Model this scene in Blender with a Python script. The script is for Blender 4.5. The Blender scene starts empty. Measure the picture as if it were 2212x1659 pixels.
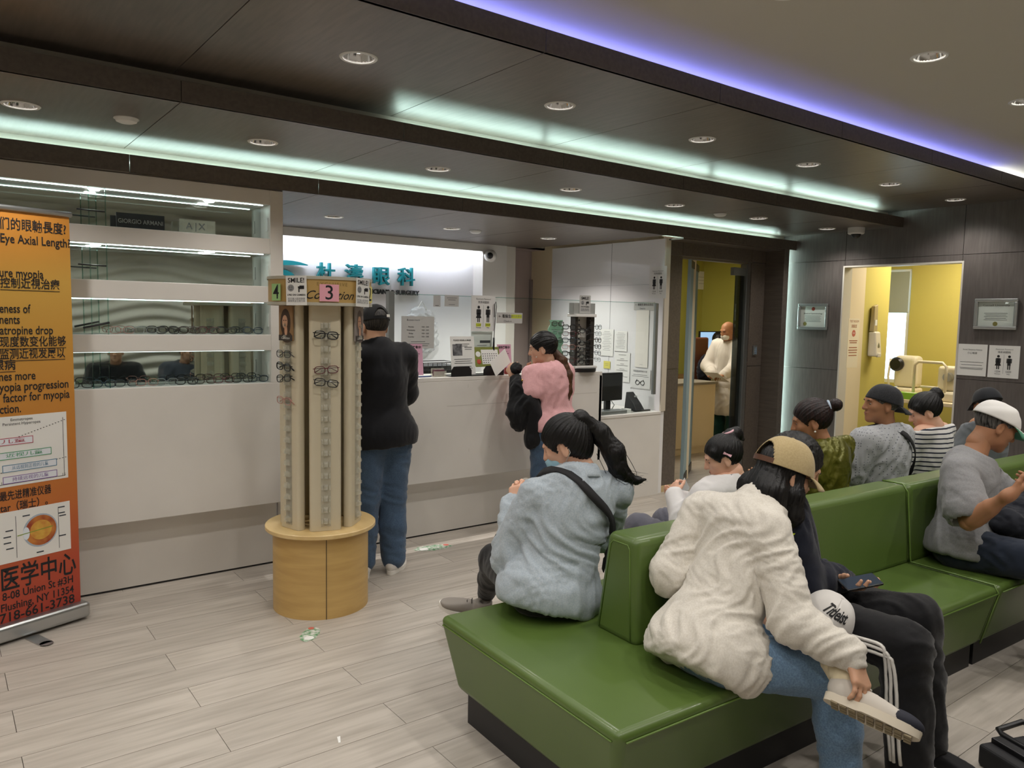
import bpy, bmesh, math, random
import numpy as np
from mathutils import Matrix, Vector, Euler
random.seed(7); rng = np.random.default_rng(7)
PI = math.pi
scene = bpy.context.scene
C = scene.collection
# ---------------------------------------------------------------- camera, world, exposure
cam_d = bpy.data.cameras.new('camera'); cam = bpy.data.objects.new('camera', cam_d); C.objects.link(cam)
cam_d.sensor_width = 36.0; cam_d.lens = 1657.81 * 36.0 / 2212.0; cam_d.clip_start = 0.02
cam.matrix_world = Matrix(((0.79834773, 0.03716196, -0.60104899, 0.0),
                           (-0.60188744, 0.08122605, -0.79443932, 0.0),
                           (0.01929791, 0.99600267, 0.08721395, 1.65),
                           (0, 0, 0, 1)))
scene.camera = cam
wd = bpy.data.worlds.new('world'); scene.world = wd; wd.use_nodes = True
wd.node_tree.nodes['Background'].inputs[0].default_value = (0.72, 0.82, 1.0, 1)
wd.node_tree.nodes['Background'].inputs[1].default_value = 6.0
vs = scene.view_settings
vs.view_transform = 'Standard'; vs.look = 'None'; vs.gamma = 1.0; vs.use_curve_mapping = False
vs.exposure = -0.28
DOWNLIGHT_W = 28.0
try:
    scene.cycles.max_bounces = 8; scene.cycles.diffuse_bounces = 4; scene.cycles.glossy_bounces = 5
    scene.cycles.transparent_max_bounces = 16; scene.cycles.sample_clamp_indirect = 4.0
    scene.cycles.caustics_reflective = False; scene.cycles.caustics_refractive = False
except Exception: pass
# ---------------------------------------------------------------- materials
def lin(h):
    h = h.lstrip('#')
    f = lambda c: c / 12.92 if c <= 0.04045 else ((c + 0.055) / 1.055) ** 2.4
    return tuple(f(int(h[i:i + 2], 16) / 255) for i in (0, 2, 4)) + (1.0,)
MATS = {}
def mat(name, color='#808080', rough=0.5, metal=0.0, spec=0.5, bump=None, var=None, coat=0.0, emit=None, sheen=0.0, trans=0.0, rnd=0.0, aniso=None, sss=0.0):
    """bump=(scale, strength, detail, (sx,sy,sz), distance); var=(color2, scale, (sx,sy,sz), detail)"""
    if name in MATS: return MATS[name]
    m = bpy.data.materials.new(name); m.use_nodes = True; MATS[name] = m
    nt = m.node_tree; N = nt.nodes; L = nt.links; b = N['Principled BSDF']
    c = lin(color) if isinstance(color, str) else color
    b.inputs['Base Color'].default_value = c; m.diffuse_color = c
    b.inputs['Roughness'].default_value = rough; b.inputs['Metallic'].default_value = metal
    b.inputs['Specular IOR Level'].default_value = spec
    b.inputs['Coat Weight'].default_value = coat; b.inputs['Coat Roughness'].default_value = 0.15
    b.inputs['Sheen Weight'].default_value = sheen; b.inputs['Transmission Weight'].default_value = trans
    if sss: b.inputs['Subsurface Weight'].default_value = sss; b.inputs['Subsurface Radius'].default_value = (0.01, 0.004, 0.002); b.inputs['Subsurface Scale'].default_value = 1.0
    tc = None
    def coords(sc):
        nonlocal tc
        tc = tc or N.new('ShaderNodeTexCoord')
        mp = N.new('ShaderNodeMapping'); mp.inputs['Scale'].default_value = sc
        L.new(tc.outputs['Object'], mp.inputs['Vector']); return mp
    out = None
    if var:
        mp = coords(var[2]); n = N.new('ShaderNodeTexNoise'); n.inputs['Scale'].default_value = var[1]; n.inputs['Detail'].default_value = var[3]
        L.new(mp.outputs[0], n.inputs['Vector'])
        rp = N.new('ShaderNodeMapRange'); rp.inputs[1].default_value = 0.35; rp.inputs[2].default_value = 0.65
        L.new(n.outputs['Fac'], rp.inputs[0])
        mx = N.new('ShaderNodeMix'); mx.data_type = 'RGBA'; mx.inputs[6].default_value = c; mx.inputs[7].default_value = lin(var[0])
        L.new(rp.outputs[0], mx.inputs[0]); out = mx.outputs[2]
    if rnd:
        oi = N.new('ShaderNodeObjectInfo'); hs = N.new('ShaderNodeHueSaturation')
        mr = N.new('ShaderNodeMapRange'); mr.inputs[3].default_value = 1 - rnd; mr.inputs[4].default_value = 1 + rnd
        L.new(oi.outputs['Random'], mr.inputs[0]); L.new(mr.outputs[0], hs.inputs['Value'])
        if out: L.new(out, hs.inputs['Color'])
        else: hs.inputs['Color'].default_value = c
        out = hs.outputs[0]
    if out: L.new(out, b.inputs['Base Color'])
    if bump:
        mp = coords(bump[3]); n = N.new('ShaderNodeTexNoise'); n.inputs['Scale'].default_value = bump[0]; n.inputs['Detail'].default_value = bump[2]
        L.new(mp.outputs[0], n.inputs['Vector'])
        bp = N.new('ShaderNodeBump'); bp.inputs['Strength'].default_value = bump[1]; bp.inputs['Distance'].default_value = bump[4] if len(bump) > 4 else 0.01
        L.new(n.outputs['Fac'], bp.inputs['Height']); L.new(bp.outputs[0], b.inputs['Normal'])
    if emit:
        b.inputs['Emission Color'].default_value = lin(emit[0]) if isinstance(emit[0], str) else emit[0]
        b.inputs['Emission Strength'].default_value = emit[1]
    return m
def glass_mat(name, tint='#eef6f4', gloss=0.08, rough=0.02):
    if name in MATS: return MATS[name]
    m = bpy.data.materials.new(name); m.use_nodes = True; MATS[name] = m; nt = m.node_tree; N = nt.nodes; L = nt.links
    N.remove(N['Principled BSDF']); o = N['Material Output']
    t = N.new('ShaderNodeBsdfTransparent'); t.inputs[0].default_value = lin(tint)
    g = N.new('ShaderNodeBsdfGlossy'); g.inputs['Roughness'].default_value = rough
    fr = N.new('ShaderNodeFresnel'); fr.inputs[0].default_value = 1.45
    ad = N.new('ShaderNodeMath'); ad.operation = 'ADD'; ad.inputs[1].default_value = gloss - 0.04; ad.use_clamp = True
    L.new(fr.outputs[0], ad.inputs[0])
    ge = N.new('ShaderNodeNewGeometry'); iv = N.new('ShaderNodeMath'); iv.operation = 'SUBTRACT'; iv.inputs[0].default_value = 1.0; L.new(ge.outputs['Backfacing'], iv.inputs[1])
    mm = N.new('ShaderNodeMath'); mm.operation = 'MULTIPLY'; L.new(ad.outputs[0], mm.inputs[0]); L.new(iv.outputs[0], mm.inputs[1])
    mx = N.new('ShaderNodeMixShader'); L.new(mm.outputs[0], mx.inputs[0]); L.new(t.outputs[0], mx.inputs[1]); L.new(g.outputs[0], mx.inputs[2])
    L.new(mx.outputs[0], o.inputs[0]); return m
def milky_mat(name, col='#e8e6dc', f=0.35):
    m = glass_mat(name, '#fbfbf8', 0.06, 0.15); nt = m.node_tree; N = nt.nodes; L = nt.links; o = N['Material Output']; src = o.inputs[0].links[0].from_socket
    d = N.new('ShaderNodeBsdfDiffuse'); d.inputs[0].default_value = lin(col); mx = N.new('ShaderNodeMixShader'); mx.inputs[0].default_value = f
    L.new(src, mx.inputs[1]); L.new(d.outputs[0], mx.inputs[2]); L.new(mx.outputs[0], o.inputs[0]); return m
def emis(name, color, s):
    return mat(name, '#000000', emit=(color, s))
# ---------------------------------------------------------------- mesh helpers
class MB:
    def __init__(s): s.v = []; s.f = []; s.n = 0
    def add(s, V, F):
        V = np.asarray(V, float).reshape(-1, 3); s.v.append(V); k = s.n
        s.f += [tuple(i + k for i in f) for f in F]; s.n += len(V); return s
    def box(s, x0, x1, y0, y1, z0, z1):
        V = [(x, y, z) for z in (z0, z1) for y in (y0, y1) for x in (x0, x1)]
        return s.add(V, [(0, 2, 3, 1), (4, 5, 7, 6), (0, 1, 5, 4), (2, 6, 7, 3), (0, 4, 6, 2), (1, 3, 7, 5)])
    def hexa(s, V8):  # bottom 4 ccw, top 4 ccw
        return s.add(V8, [(3, 2, 1, 0), (4, 5, 6, 7), (0, 1, 5, 4), (1, 2, 6, 5), (2, 3, 7, 6), (3, 0, 4, 7)])
    def tube(s, P, r, n=8, caps=True, closed=False):
        P = np.asarray(P, float); m = len(P); R = np.full(m, r, float) if np.isscalar(r) else np.asarray(r, float)
        T = np.roll(P, -1, 0) - np.roll(P, 1, 0) if closed else np.gradient(P, axis=0)
        T /= np.linalg.norm(T, axis=1)[:, None] + 1e-12
        u = np.cross(T[0], (0, 0, 1.0)); u = np.cross(T[0], (0, 1.0, 0)) if np.linalg.norm(u) < 1e-3 else u
        V = []
        for i in range(m):
            u = u - T[i] * (u @ T[i]); u /= np.linalg.norm(u) + 1e-12; w = np.cross(T[i], u)
            for k in range(n):
                a = 2 * PI * k / n; V.append(P[i] + R[i] * (math.cos(a) * u + math.sin(a) * w))
        F = []
        for i in range(m if closed else m - 1):
            j = (i + 1) % m
            for k in range(n): F.append((i * n + k, i * n + (k + 1) % n, j * n + (k + 1) % n, j * n + k))
        if caps and not closed: F += [tuple(range(n))[::-1], tuple(range((m - 1) * n, m * n))]
        return s.add(V, F)
    def lathe(s, prof, n=32, c=(0, 0, 0), a0=0, a1=2 * PI):
        full = abs(a1 - a0 - 2 * PI) < 1e-6; m = n if full else n + 1; V = []; F = []
        for r, z in prof:
            for k in range(m):
                a = a0 + (a1 - a0) * k / n; V.append((c[0] + r * math.cos(a), c[1] + r * math.sin(a), c[2] + z))
        for i in range(len(prof) - 1):
            for k in range(n):
                k2 = (k + 1) % m; F.append((i * m + k, i * m + k2, (i + 1) * m + k2, (i + 1) * m + k))
        return s.add(V, F)
    def disc(s, c, r, n=24, up=True, squash=1.0):
        V = [(c[0] + r * math.cos(2 * PI * k / n), c[1] + r * squash * math.sin(2 * PI * k / n), c[2]) for k in range(n)]
        return s.add(V, [tuple(range(n)) if up else tuple(range(n))[::-1]])
    def prism(s, poly, z0, z1):
        n = len(poly); V = [(x, y, z0) for x, y in poly] + [(x, y, z1) for x, y in poly]
        return s.add(V, [tuple(range(n))[::-1], tuple(range(n, 2 * n))] + [(i, (i + 1) % n, n + (i + 1) % n, n + i) for i in range(n)])
    def grid(s, P):  # P (nu,nv,3)
        P = np.asarray(P, float); nu, nv = P.shape[:2]
        return s.add(P.reshape(-1, 3), [(i * nv + j, (i + 1) * nv + j, (i + 1) * nv + j + 1, i * nv + j + 1) for i in range(nu - 1) for j in range(nv - 1)])
    def sphere(s, c, r, n=12, m=8):
        r = np.broadcast_to(np.asarray(r, float), (3,)); V = []; F = []
        for i in range(m + 1):
            t = PI * i / m
            for k in range(n): a = 2 * PI * k / n; V.append((c[0] + r[0] * math.sin(t) * math.cos(a), c[1] + r[1] * math.sin(t) * math.sin(a), c[2] + r[2] * math.cos(t)))
        for i in range(m):
            for k in range(n): F.append((i * n + k, (i + 1) * n + k, (i + 1) * n + (k + 1) % n, i * n + (k + 1) % n))
        return s.add(V, F)
    def xf(s, M):
        M = np.array(M); s.v = [v @ M[:3, :3].T + M[:3, 3] for v in s.v]; return s
    def mesh(s, name):
        me = bpy.data.meshes.new(name); V = np.concatenate(s.v) if s.v else np.zeros((0, 3)); me.from_pydata(V.tolist(), [], s.f); me.update(); return me
    def build(s, name, m, parent=None, smooth=False, bevel=0, seg=2, offset=None, solid=0):
        if offset is not None: s.v = [v - np.asarray(offset, float) for v in s.v]
        return link(name, s.mesh(name), m, parent, smooth, bevel, seg, solid)
def link(name, me, m, parent=None, smooth=False, bevel=0, seg=2, solid=0):
    o = bpy.data.objects.new(name, me); C.objects.link(o)
    if m is not None: me.materials.append(m)
    if smooth:
        me.polygons.foreach_set('use_smooth', [True] * len(me.polygons))
        if smooth is not True: me.set_sharp_from_angle(angle=math.radians(smooth))
    if parent is not None: o.parent = parent
    if solid:
        sm = o.modifiers.new('solid', 'SOLIDIFY'); sm.thickness = solid; sm.offset = 0
    if bevel:
        b = o.modifiers.new('bevel', 'BEVEL'); b.width = bevel; b.segments = seg; b.limit_method = 'ANGLE'; b.angle_limit = math.radians(40)
    return o
def tag(o, label=None, cat=None, group=None, kind=None):
    if label: o['label'] = label
    if cat: o['category'] = cat
    if group: o['group'] = group
    if kind: o['kind'] = kind
    return o
def thing(name, label, cat, loc=(0, 0, 0), rotz=0.0, group=None):
    o = bpy.data.objects.new(name, None); C.objects.link(o); o.empty_display_size = 0.05
    o.location = loc; o.rotation_euler = (0, 0, rotz); return tag(o, label, cat, group)
def struct(name, mb, m, **k): return tag(mb.build(name, m, **k), kind='structure')
def dup(o, parent=None):
    c = o.copy(); C.objects.link(c); c.parent = parent
    for ch in list(o.children): dup(ch, c)
    return c
def frame(o, x, y):
    """4x4 with origin o, x axis, y axis (approx), z = x cross y"""
    x = Vector(x).normalized(); z = x.cross(Vector(y)).normalized(); y = z.cross(x)
    return Matrix(((x.x, y.x, z.x, o[0]), (x.y, y.y, z.y, o[1]), (x.z, y.z, z.z, o[2]), (0, 0, 0, 1)))
FONT_CACHE = {}
def text_mesh(s, size=1.0, align='CENTER', extrude=0.0, bold=0.0, shear=0.0, space=1.0, lsp=1.0):
    cu = bpy.data.curves.new('txt', 'FONT'); cu.body = s; cu.size = size; cu.align_x = align; cu.align_y = 'CENTER'
    cu.extrude = extrude; cu.offset = bold * size; cu.shear = shear; cu.space_character = space; cu.space_line = lsp; cu.resolution_u = 3
    o = bpy.data.objects.new('txt', cu); C.objects.link(o)
    dg = bpy.context.evaluated_depsgraph_get(); me = bpy.data.meshes.new_from_object(o.evaluated_get(dg))
    bpy.data.objects.remove(o); bpy.data.curves.remove(cu); me.materials.clear(); return me
def text(s, size, m, parent, M, name='lettering', width=None, **k):
    """flat lettering in the xy plane of matrix M (parent space)"""
    me = text_mesh(s, size, **k)
    if width:
        w = max(v.co.x for v in me.vertices) - min(v.co.x for v in me.vertices); me.transform(Matrix.Diagonal((width / w, 1, 1, 1)))
    me.transform(M); return link(name, me, m, parent)
def T4(x=0, y=0, z=0): return Matrix.Translation((x, y, z))
ORD = ['first', 'second', 'third', 'fourth', 'fifth', 'sixth', 'seventh', 'eighth', 'ninth', 'tenth', 'eleventh', 'twelfth', 'thirteenth', 'fourteenth', 'fifteenth', 'sixteenth', 'seventeenth']
# ================================================================ SETTING
XW, YB, XL = 7.25, -0.6, -2.37           # end wall, wall behind the camera, left wall
m_plank = mat('plank_tile', '#bbb3a9', 0.42, spec=0.4, var=('#a59d93', 3.0, (0.7, 9, 1), 6), bump=(5, 0.10, 5, (0.7, 14, 1), 0.004), rnd=0.07)
m_grout = mat('grout', '#5c554e', 0.9)
m_wood = mat('dark_panel', '#5e554d', 0.40, spec=0.7, var=('#514942', 4, (14, 1.2, 14), 5), bump=(6, 0.06, 4, (16, 1, 16), 0.002))
m_wall = mat('wall_panel', '#655f5c', 0.36, spec=0.5, var=('#5a5451', 4, (1, 12, 1.2), 5), bump=(6, 0.05, 4, (1, 14, 1), 0.002))
m_joint = mat('joint_strip', '#8f8b86', 0.35, metal=0.6)
m_white = mat('white_gloss', '#e9e7e3', 0.22, spec=0.5)
m_lam = mat('white_laminate', '#dedad4', 0.32, spec=0.45, var=('#d6d2cc', 2.2, (1, 1, 1), 4))
m_ceil = mat('ceiling_paint', '#bdb8ad', 0.9)
m_mint = emis('led_mint', (0.72, 1.0, 0.92, 1), 45.0)
m_blue = emis('led_violet', (0.25, 0.27, 1.0, 1), 40.0)
m_cool = emis('led_cool', (0.86, 0.90, 1.0, 1), 90.0)
m_trim = mat('light_trim', '#d9d9d6', 0.4)
m_refl = mat('light_reflector', '#c9c9c9', 0.12, metal=1.0)
m_lamp = emis('lamp_face', (1.0, 0.97, 0.92, 1), 18.0)
m_yel = mat('yellow_paint', '#cbbd66', 0.85)
m_ygr = mat('lime_paint', '#b5b257', 0.85)
m_cream = mat('cream_paint', '#e9d9b8', 0.6)

# ---- floor of wood-look planks
floor = struct('floor', MB().box(XL, 9.8, YB, 9.2, -0.08, -0.008), m_grout)
PW, PL = 0.203, 1.27
me_plank = MB().box(0.0012, PL - 0.0012, 0.0012, PW - 0.0012, -0.008, 0.0).mesh('plank')
me_plank.materials.append(m_plank)
def plank(x, y, L=PL):
    me = me_plank if L > PL - 1e-3 else None
    if me is None:
        me = MB().box(0.0012, L - 0.0012, 0.0012, PW - 0.0012, -0.008, 0.0).mesh('plank'); me.materials.append(m_plank)
    o = bpy.data.objects.new('plank', me); C.objects.link(o); o.location = (x, y, 0); o.parent = floor
for k in range(-13, 26):
    y0 = 4.645 - PW * (k + 1); xa, xb = (XL, XW) if y0 < 4.9 else (5.5, 9.7)
    x = (0.84 if k % 2 == 0 else 0.206) - PL * 6
    while x < xb:
        a, b_ = max(x, xa), min(x + PL, xb)
        if b_ - a > 0.02: plank(a, y0, b_ - a)
        x += PL
# ---- ceiling panels with round cut-outs
def holed(x0, x1, y0, y1, hx, hy, r, z, t=0.012, g=0.002, n=28):
    x0 += g; x1 -= g; y0 += g; y1 -= g; A = sorted([2 * PI * k / n for k in range(n)] + [math.atan2(cy - hy, cx - hx) % (2 * PI) for cx in (x0, x1) for cy in (y0, y1)])
    I = []; O = []
    for a in A:
        c, s = math.cos(a), math.sin(a); t1 = ((x1 if c > 0 else x0) - hx) / c if abs(c) > 1e-9 else 1e9; t2 = ((y1 if s > 0 else y0) - hy) / s if abs(s) > 1e-9 else 1e9
        q = min(t1, t2); I.append((hx + r * c, hy + r * s)); O.append((hx + q * c, hy + q * s))
    m = len(A); V = [(x, y, z) for x, y in I] + [(x, y, z) for x, y in O] + [(x, y, z + t) for x, y in I] + [(x, y, z + t) for x, y in O]; F = []
    for i in range(m):
        j = (i + 1) % m
        F += [(i, j, m + j, m + i), (2 * m + i, 3 * m + i, 3 * m + j, 2 * m + j), (i, 2 * m + i, 2 * m + j, j), (m + i, m + j, 3 * m + j, 3 * m + i)]
    return MB().add(V, F)
PX = 1.09; X0 = 0.355
LIGHT_POS = []
ceiling = struct('ceiling', MB().box(XL, 9.8, YB, 9.2, 3.0, 3.06), m_ceil)
def soffit(y0, y1, z, hy, m, n0=-2, n1=6, g=0.002, r=0.062, xr=XW):
    for n in range(n0, n1 + 1):
        a, b_ = X0 + PX * (n - 0.5), min(X0 + PX * (n + 0.5), xr)
        o = holed(a, b_, y0, y1, X0 + PX * n, hy, r, z, g=g).build('ceiling_panel', m, ceiling); LIGHT_POS.append((X0 + PX * n, hy, z))
soffit(2.45, 3.76, 2.70, 3.0, m_wood)
soffit(3.60, 4.86, 2.55, 4.15, m_wood)
soffit(4.70, 6.75, 2.40, 5.70, m_wood, 1, 4, xr=5.52)
soffit(YB, 1.12, 2.85, 0.45, m_ceil, g=0.0); soffit(1.12, 2.61, 2.85, 1.73, m_ceil, g=0.0)
# fascia boards, cove backs and LED strips
for (y, z0, z1, zs) in ((2.45, 2.70, 2.79, 2.85), (3.60, 2.55, 2.64, 2.70), (4.70, 2.40, 2.495, 2.55)):
    for n in range(-2, 7):
        a, b_ = X0 + PX * (n - 0.5) + 0.0015, min(X0 + PX * (n + 0.5), XW) - 0.0015
        MB().box(a, b_, y, y + 0.018, z0, z1).build('fascia_panel', m_wood, ceiling)
    MB().box(XL, XW, y + 0.15, y + 0.165, z0 + 0.012, zs).build('cove_back', m_ceil, ceiling)
MB().box(XL, 0.9, 4.718, 4.86, 2.40, 2.41).build('cove_floor', m_wood, ceiling)
def led(x0, x1, y, z, m, name='led_strip'):
    MB().box(x0, x1, y, y + 0.014, z, z + 0.008).build(name, m, ceiling)
led(XL + 0.1, 7.05, 4.825, 2.468, m_mint)
for a, b_ in ((2.02, 3.02), (3.06, 4.60), (4.66, 5.58), (5.66, 7.02)): led(a, b_, 3.725, 2.613, m_mint)
led(XL + 0.1, 6.45, 2.575, 2.762, m_blue); led(6.47, XW - 0.05, 2.575, 2.762, emis('led_white', (0.9, 0.95, 1, 1), 40.0))
# unseen board added above the soffits so no light leaks
struct('leak_stop_board', MB().box(1.79, XW, 6.75, 6.77, 2.40, 3.0), m_ceil)
# ---- recessed downlights
def downlight():
    t = thing('recessed_downlight', 'x', 'downlight')
    MB().lathe([(0.062, 0.004), (0.064, -0.003), (0.075, -0.004), (0.079, 0.0)], 32).build('trim_ring', m_trim, t, smooth=50)
    MB().lathe([(0.0625, 0.0), (0.060, 0.012), (0.054, 0.026), (0.050, 0.034)], 32).build('reflector', m_refl, t, smooth=True)
    MB().lathe([(0.0, 0.033), (0.050, 0.033)], 24).build('lamp', m_lamp, t)
    return t
dl0 = downlight(); DLS = [dl0] + [dup(dl0) for _ in LIGHT_POS[1:]]
for t, (x, y, z) in zip(DLS, LIGHT_POS):
    t.location = (x, y, z)
    row = {4.15: 'middle dark ceiling step', 3.0: 'near dark ceiling step', 5.7: 'ceiling over the reception', 1.73: 'high pale ceiling', 0.45: 'high pale ceiling behind'}[y]
    n_ = sum(1 for q in LIGHT_POS if q[1] == y and q[0] > x); t['label'] = '%s round downlight from the end wall in the %s' % (ORD[n_], row); t['group'] = 'downlights in the ' + row
    ld = bpy.data.lights.new('downlight_beam', 'SPOT'); ld.energy = DOWNLIGHT_W * (3.2 if y == 5.7 else 1.7 if y == 0.45 else 1.0); ld.spot_size = 2.3; ld.spot_blend = 0.75; ld.shadow_soft_size = 0.035; ld.color = (1.0, 0.955, 0.90)
    lo = bpy.data.objects.new('downlight_beam', ld); C.objects.link(lo); lo.location = (0, 0, -0.012); lo.parent = t
# ---- end wall: dark panels with light joints, opening into the test room
wall_end = struct('wall_right', MB().box(XW + 0.02, XW + 0.14, 4.17, 5.03, 0, 3.0).box(XW + 0.02, XW + 0.14, YB, 3.04, 0, 3.0).box(XW + 0.02, XW + 0.14, 3.04, 4.17, 2.22, 3.0), m_joint)
ys = [YB, 0.88 - 1.09, 0.88, 1.97, 3.06, 4.15, 5.0]; zs = [0.0, 1.18, 2.27, 2.86]
for i in range(len(ys) - 1):
    for j in range(3):
        a, b_, z0, z1 = ys[i], ys[i + 1], zs[j], zs[j + 1]
        if i == 4 and j < 2:
            if j == 1: z0 = 2.20
            else: continue
        if z1 - z0 < 0.1: g = 0.001
        else: g = 0.0025
        MB().box(XW, XW + 0.02, a + g, b_ - g, z0 + g, z1 - g).build('wall_panel', m_wall, wall_end)
tr = MB()
for (a, b_) in ((3.045, 3.06), (4.15, 4.165)): tr.box(XW - 0.006, XW + 0.14, a, b_, 0, 2.2)
tr.box(XW - 0.006, XW + 0.14, 3.045, 4.165, 2.2, 2.215)
struct('trim_2', tr, mat('door_trim', '#cfcac0', 0.4))
# ---- other walls (behind the camera, left)
struct('wall_left', MB().box(XL - 0.1, XL, YB, 9.2, 0, 3.0), m_ceil)
wave = np.zeros((120, 150, 3)); zz = np.linspace(0, 2.85, 150); xx = np.linspace(XL, XW, 120)
XX, ZZ = np.meshgrid(xx, zz, indexing='ij')
wave[..., 0] = XX; wave[..., 2] = ZZ
wave[..., 1] = YB + 0.03 + 0.022 * np.sin(2 * PI * (ZZ / 0.145 + 0.5 * np.sin(XX * 2.1) + 0.25 * np.sin(XX * 3.7 + 1 + ZZ)))
wb = struct('wall_back', MB().grid(wave).box(XL, XW, YB - 0.1, YB, 0, 3.0), mat('wave_wall', '#d6d0c6', 0.7), smooth=40)
# ---- exam corridor portal (dark frame with LED halo) on the counter wall
YD = 4.93
struct('wall_front', MB().box(5.52, 5.73, YD, YD + 0.1, 0, 2.4).box(6.80, 7.25, YD, YD + 0.1, 0, 2.4).box(5.73, 6.80, YD, YD + 0.1, 2.26, 2.4), m_joint)
pf = bpy.data.objects['wall_front']
for a, b_ in ((5.52, 5.726), (6.805, 7.04)):
    for z0, z1 in ((0.06, 1.18), (1.186, 2.255), (2.262, 2.40)): MB().box(a, b_, YD - 0.012, YD, z0, z1).build('wall_panel', m_wood, pf)
MB().box(5.73, 6.80, YD - 0.012, YD, 2.262, 2.40).build('wall_panel', m_wood, pf)
MB().box(5.50, 5.73, YD - 0.02, YD, 0.0, 0.06).build('skirting', mat('birch_edge', '#cdb488', 0.5), pf)
# portal frame leg on the far side
MB().box(7.045, 7.13, 4.70, YD + 0.05, 0, 2.40).build('portal_leg', m_wood, pf)
MB().box(5.49, 7.13, 4.715, YD, 2.385, 2.40).build('portal_head', m_wood, pf)
MB().box(7.134, 7.142, 4.85, 4.86, 0.02, 2.5).build('led_strip', emis('led_halo', (0.72, 1.0, 0.92, 1), 90.0), pf)
MB().box(7.13, XW, YD, YD + 0.02, 0, 2.55).build('portal_back', m_ceil, pf)
# ---- reception recess: sign wall, header, pillar, side wall, passage wall
struct('wall_reception', MB().box(1.79, 4.70, 6.83, 6.9, 0, 3.0), mat('reception_paint', '#f0f0f2', 0.5))
hd = MB().box(1.79, 4.62, 6.65, 6.68, 2.325, 2.399).box(1.79, 4.62, 6.68, 6.75, 2.385, 2.399)
struct('trim_3', hd, m_white)
struct('wall_pillar', MB().box(4.62, 4.93, 6.65, 6.83, 0, 2.4), m_white)
struct('trim_4', MB().box(4.93, 5.07, 6.68, 6.78, 0, 2.4), mat('bone_trim', '#d9d3c9', 0.5))
MB().box(1.85, 4.58, 6.70, 6.715, 2.345, 2.355).build('led_strip', m_cool, bpy.data.objects['trim_3'])
struct('wall_passage', MB().box(4.70, 6.6, 6.98, 7.05, 0, 2.4).box(4.70, 6.6, 6.75, 7.05, 2.4, 2.42), mat('passage_paint', '#b5a6a3', 0.7))
struct('door_2', MB().box(5.50, 5.54, 6.95, 6.98, 0, 2.08), mat('passage_door', '#8d8280', 0.6))
struct('wall_partition', MB().box(5.46, 5.52, 4.90, 6.53, 0, 2.40), mat('white_glass_wall', '#e6e5e6', 0.06, spec=0.6))
struct('trim_5', MB().box(5.458, 5.522, 4.885, 4.90, 0.79, 2.40), mat('beige_edge', '#c9bfae', 0.5))
struct('wall_leak_stop', MB().box(XL, 9.9, 9.2, 9.3, 0, 3.0).box(9.8, 9.9, 5.34, 9.2, 0, 3.0).box(1.72, 1.785, 5.21, 6.9, 0, 3.0).box(XL, 1.72, 5.9, 6.0, 0, 3.0), m_ceil)  # unseen shell walls added to keep world light from leaking into the rooms
# joints on the partition
pj = MB().box(5.457, 5.459, 5.60, 5.604, 0.8, 2.4).box(5.457, 5.459, 4.90, 6.53, 1.98, 1.983)
MB_p = pj.build('panel_joint', mat('grey_line', '#b9b9bd', 0.3), bpy.data.objects['wall_partition'])
# ---- rooms beyond: exam room behind the glass door, test room behind the end wall
struct('wall_exam_back', MB().box(5.5, 9.8, 7.9, 8.0, 0, 3.0), m_ygr)
struct('wall_exam_side', MB().box(9.7, 9.8, 5.34, 8.0, 0, 3.0), m_ygr)
struct('wall_exam_near', MB().box(5.53, 5.6, 5.05, 7.25, 0, 2.6), m_cream)
struct('ceiling_exam', MB().box(5.53, 9.8, 5.03, 8.0, 2.62, 2.66), mat('exam_ceiling', '#cfc6cf', 0.8))
struct('wall_exam_front', MB().box(7.29, 9.8, 5.26, 5.34, 0, 3.0), m_cream)
struct('trim_6', MB().box(5.62, 6.30, 7.86, 7.90, 2.0, 2.62).box(6.22, 6.27, 5.20, 5.26, 0, 2.3), m_cream)
tw = MB().box(7.39, 7.66, 4.15, 4.25, 0, 2.62)
struct('wall_test_jamb', tw, m_cream)
struct('wall_test_left', MB().box(7.66, 8.16, 4.15, 4.25, 0, 2.60).box(8.06, 8.16, 4.25, 5.26, 0, 2.60), m_yel)
struct('wall_test_back', MB().box(9.2, 9.3, 2.0, 4.43, 0, 2.62).box(9.2, 9.3, 5.2, 5.26, 0, 2.62).box(9.2, 9.3, 4.43, 5.2, 0, 0.95).box(9.2, 9.3, 4.43, 5.2, 2.3, 2.62), m_yel)
struct('wall_test_right', MB().box(7.39, 9.3, 1.9, 2.0, 0, 2.62), m_yel)
struct('ceiling_test', MB().box(7.39, 9.3, 2.0, 5.26, 2.60, 2.64), mat('test_ceiling', '#d9cfae', 0.8))
wf = MB()
for a, b_, c, d in ((4.43, 4.47, 0.95, 2.3), (5.16, 5.2, 0.95, 2.3), (4.47, 5.16, 0.95, 0.99), (4.47, 5.16, 2.26, 2.3)): wf.box(9.21, 9.27, a, b_, c, d)
w1 = struct('window_1', wf, m_white)
MB().box(9.235, 9.24, 4.47, 5.16, 0.99, 2.26).build('pane', glass_mat('window_glass'), w1)
bl = MB().box(9.17, 9.175, 4.44, 5.19, 1.80, 2.27).box(9.16, 9.185, 4.44, 5.19, 1.785, 1.80)
tag(bl.build('roller_blind', mat('blind_fabric', '#aab0a8', 0.8)), 'grey roller blind half drawn over the bright test room window', 'blind')
# daylight outside the test room window
def area(name, loc, rot, sx, sy, e, col):
    a = bpy.data.lights.new(name, 'AREA'); a.shape = 'RECTANGLE'; a.size = sx; a.size_y = sy; a.energy = e; a.color = col
    o = bpy.data.objects.new(name, a); C.objects.link(o); o.location = loc; o.rotation_euler = rot; return o
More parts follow.
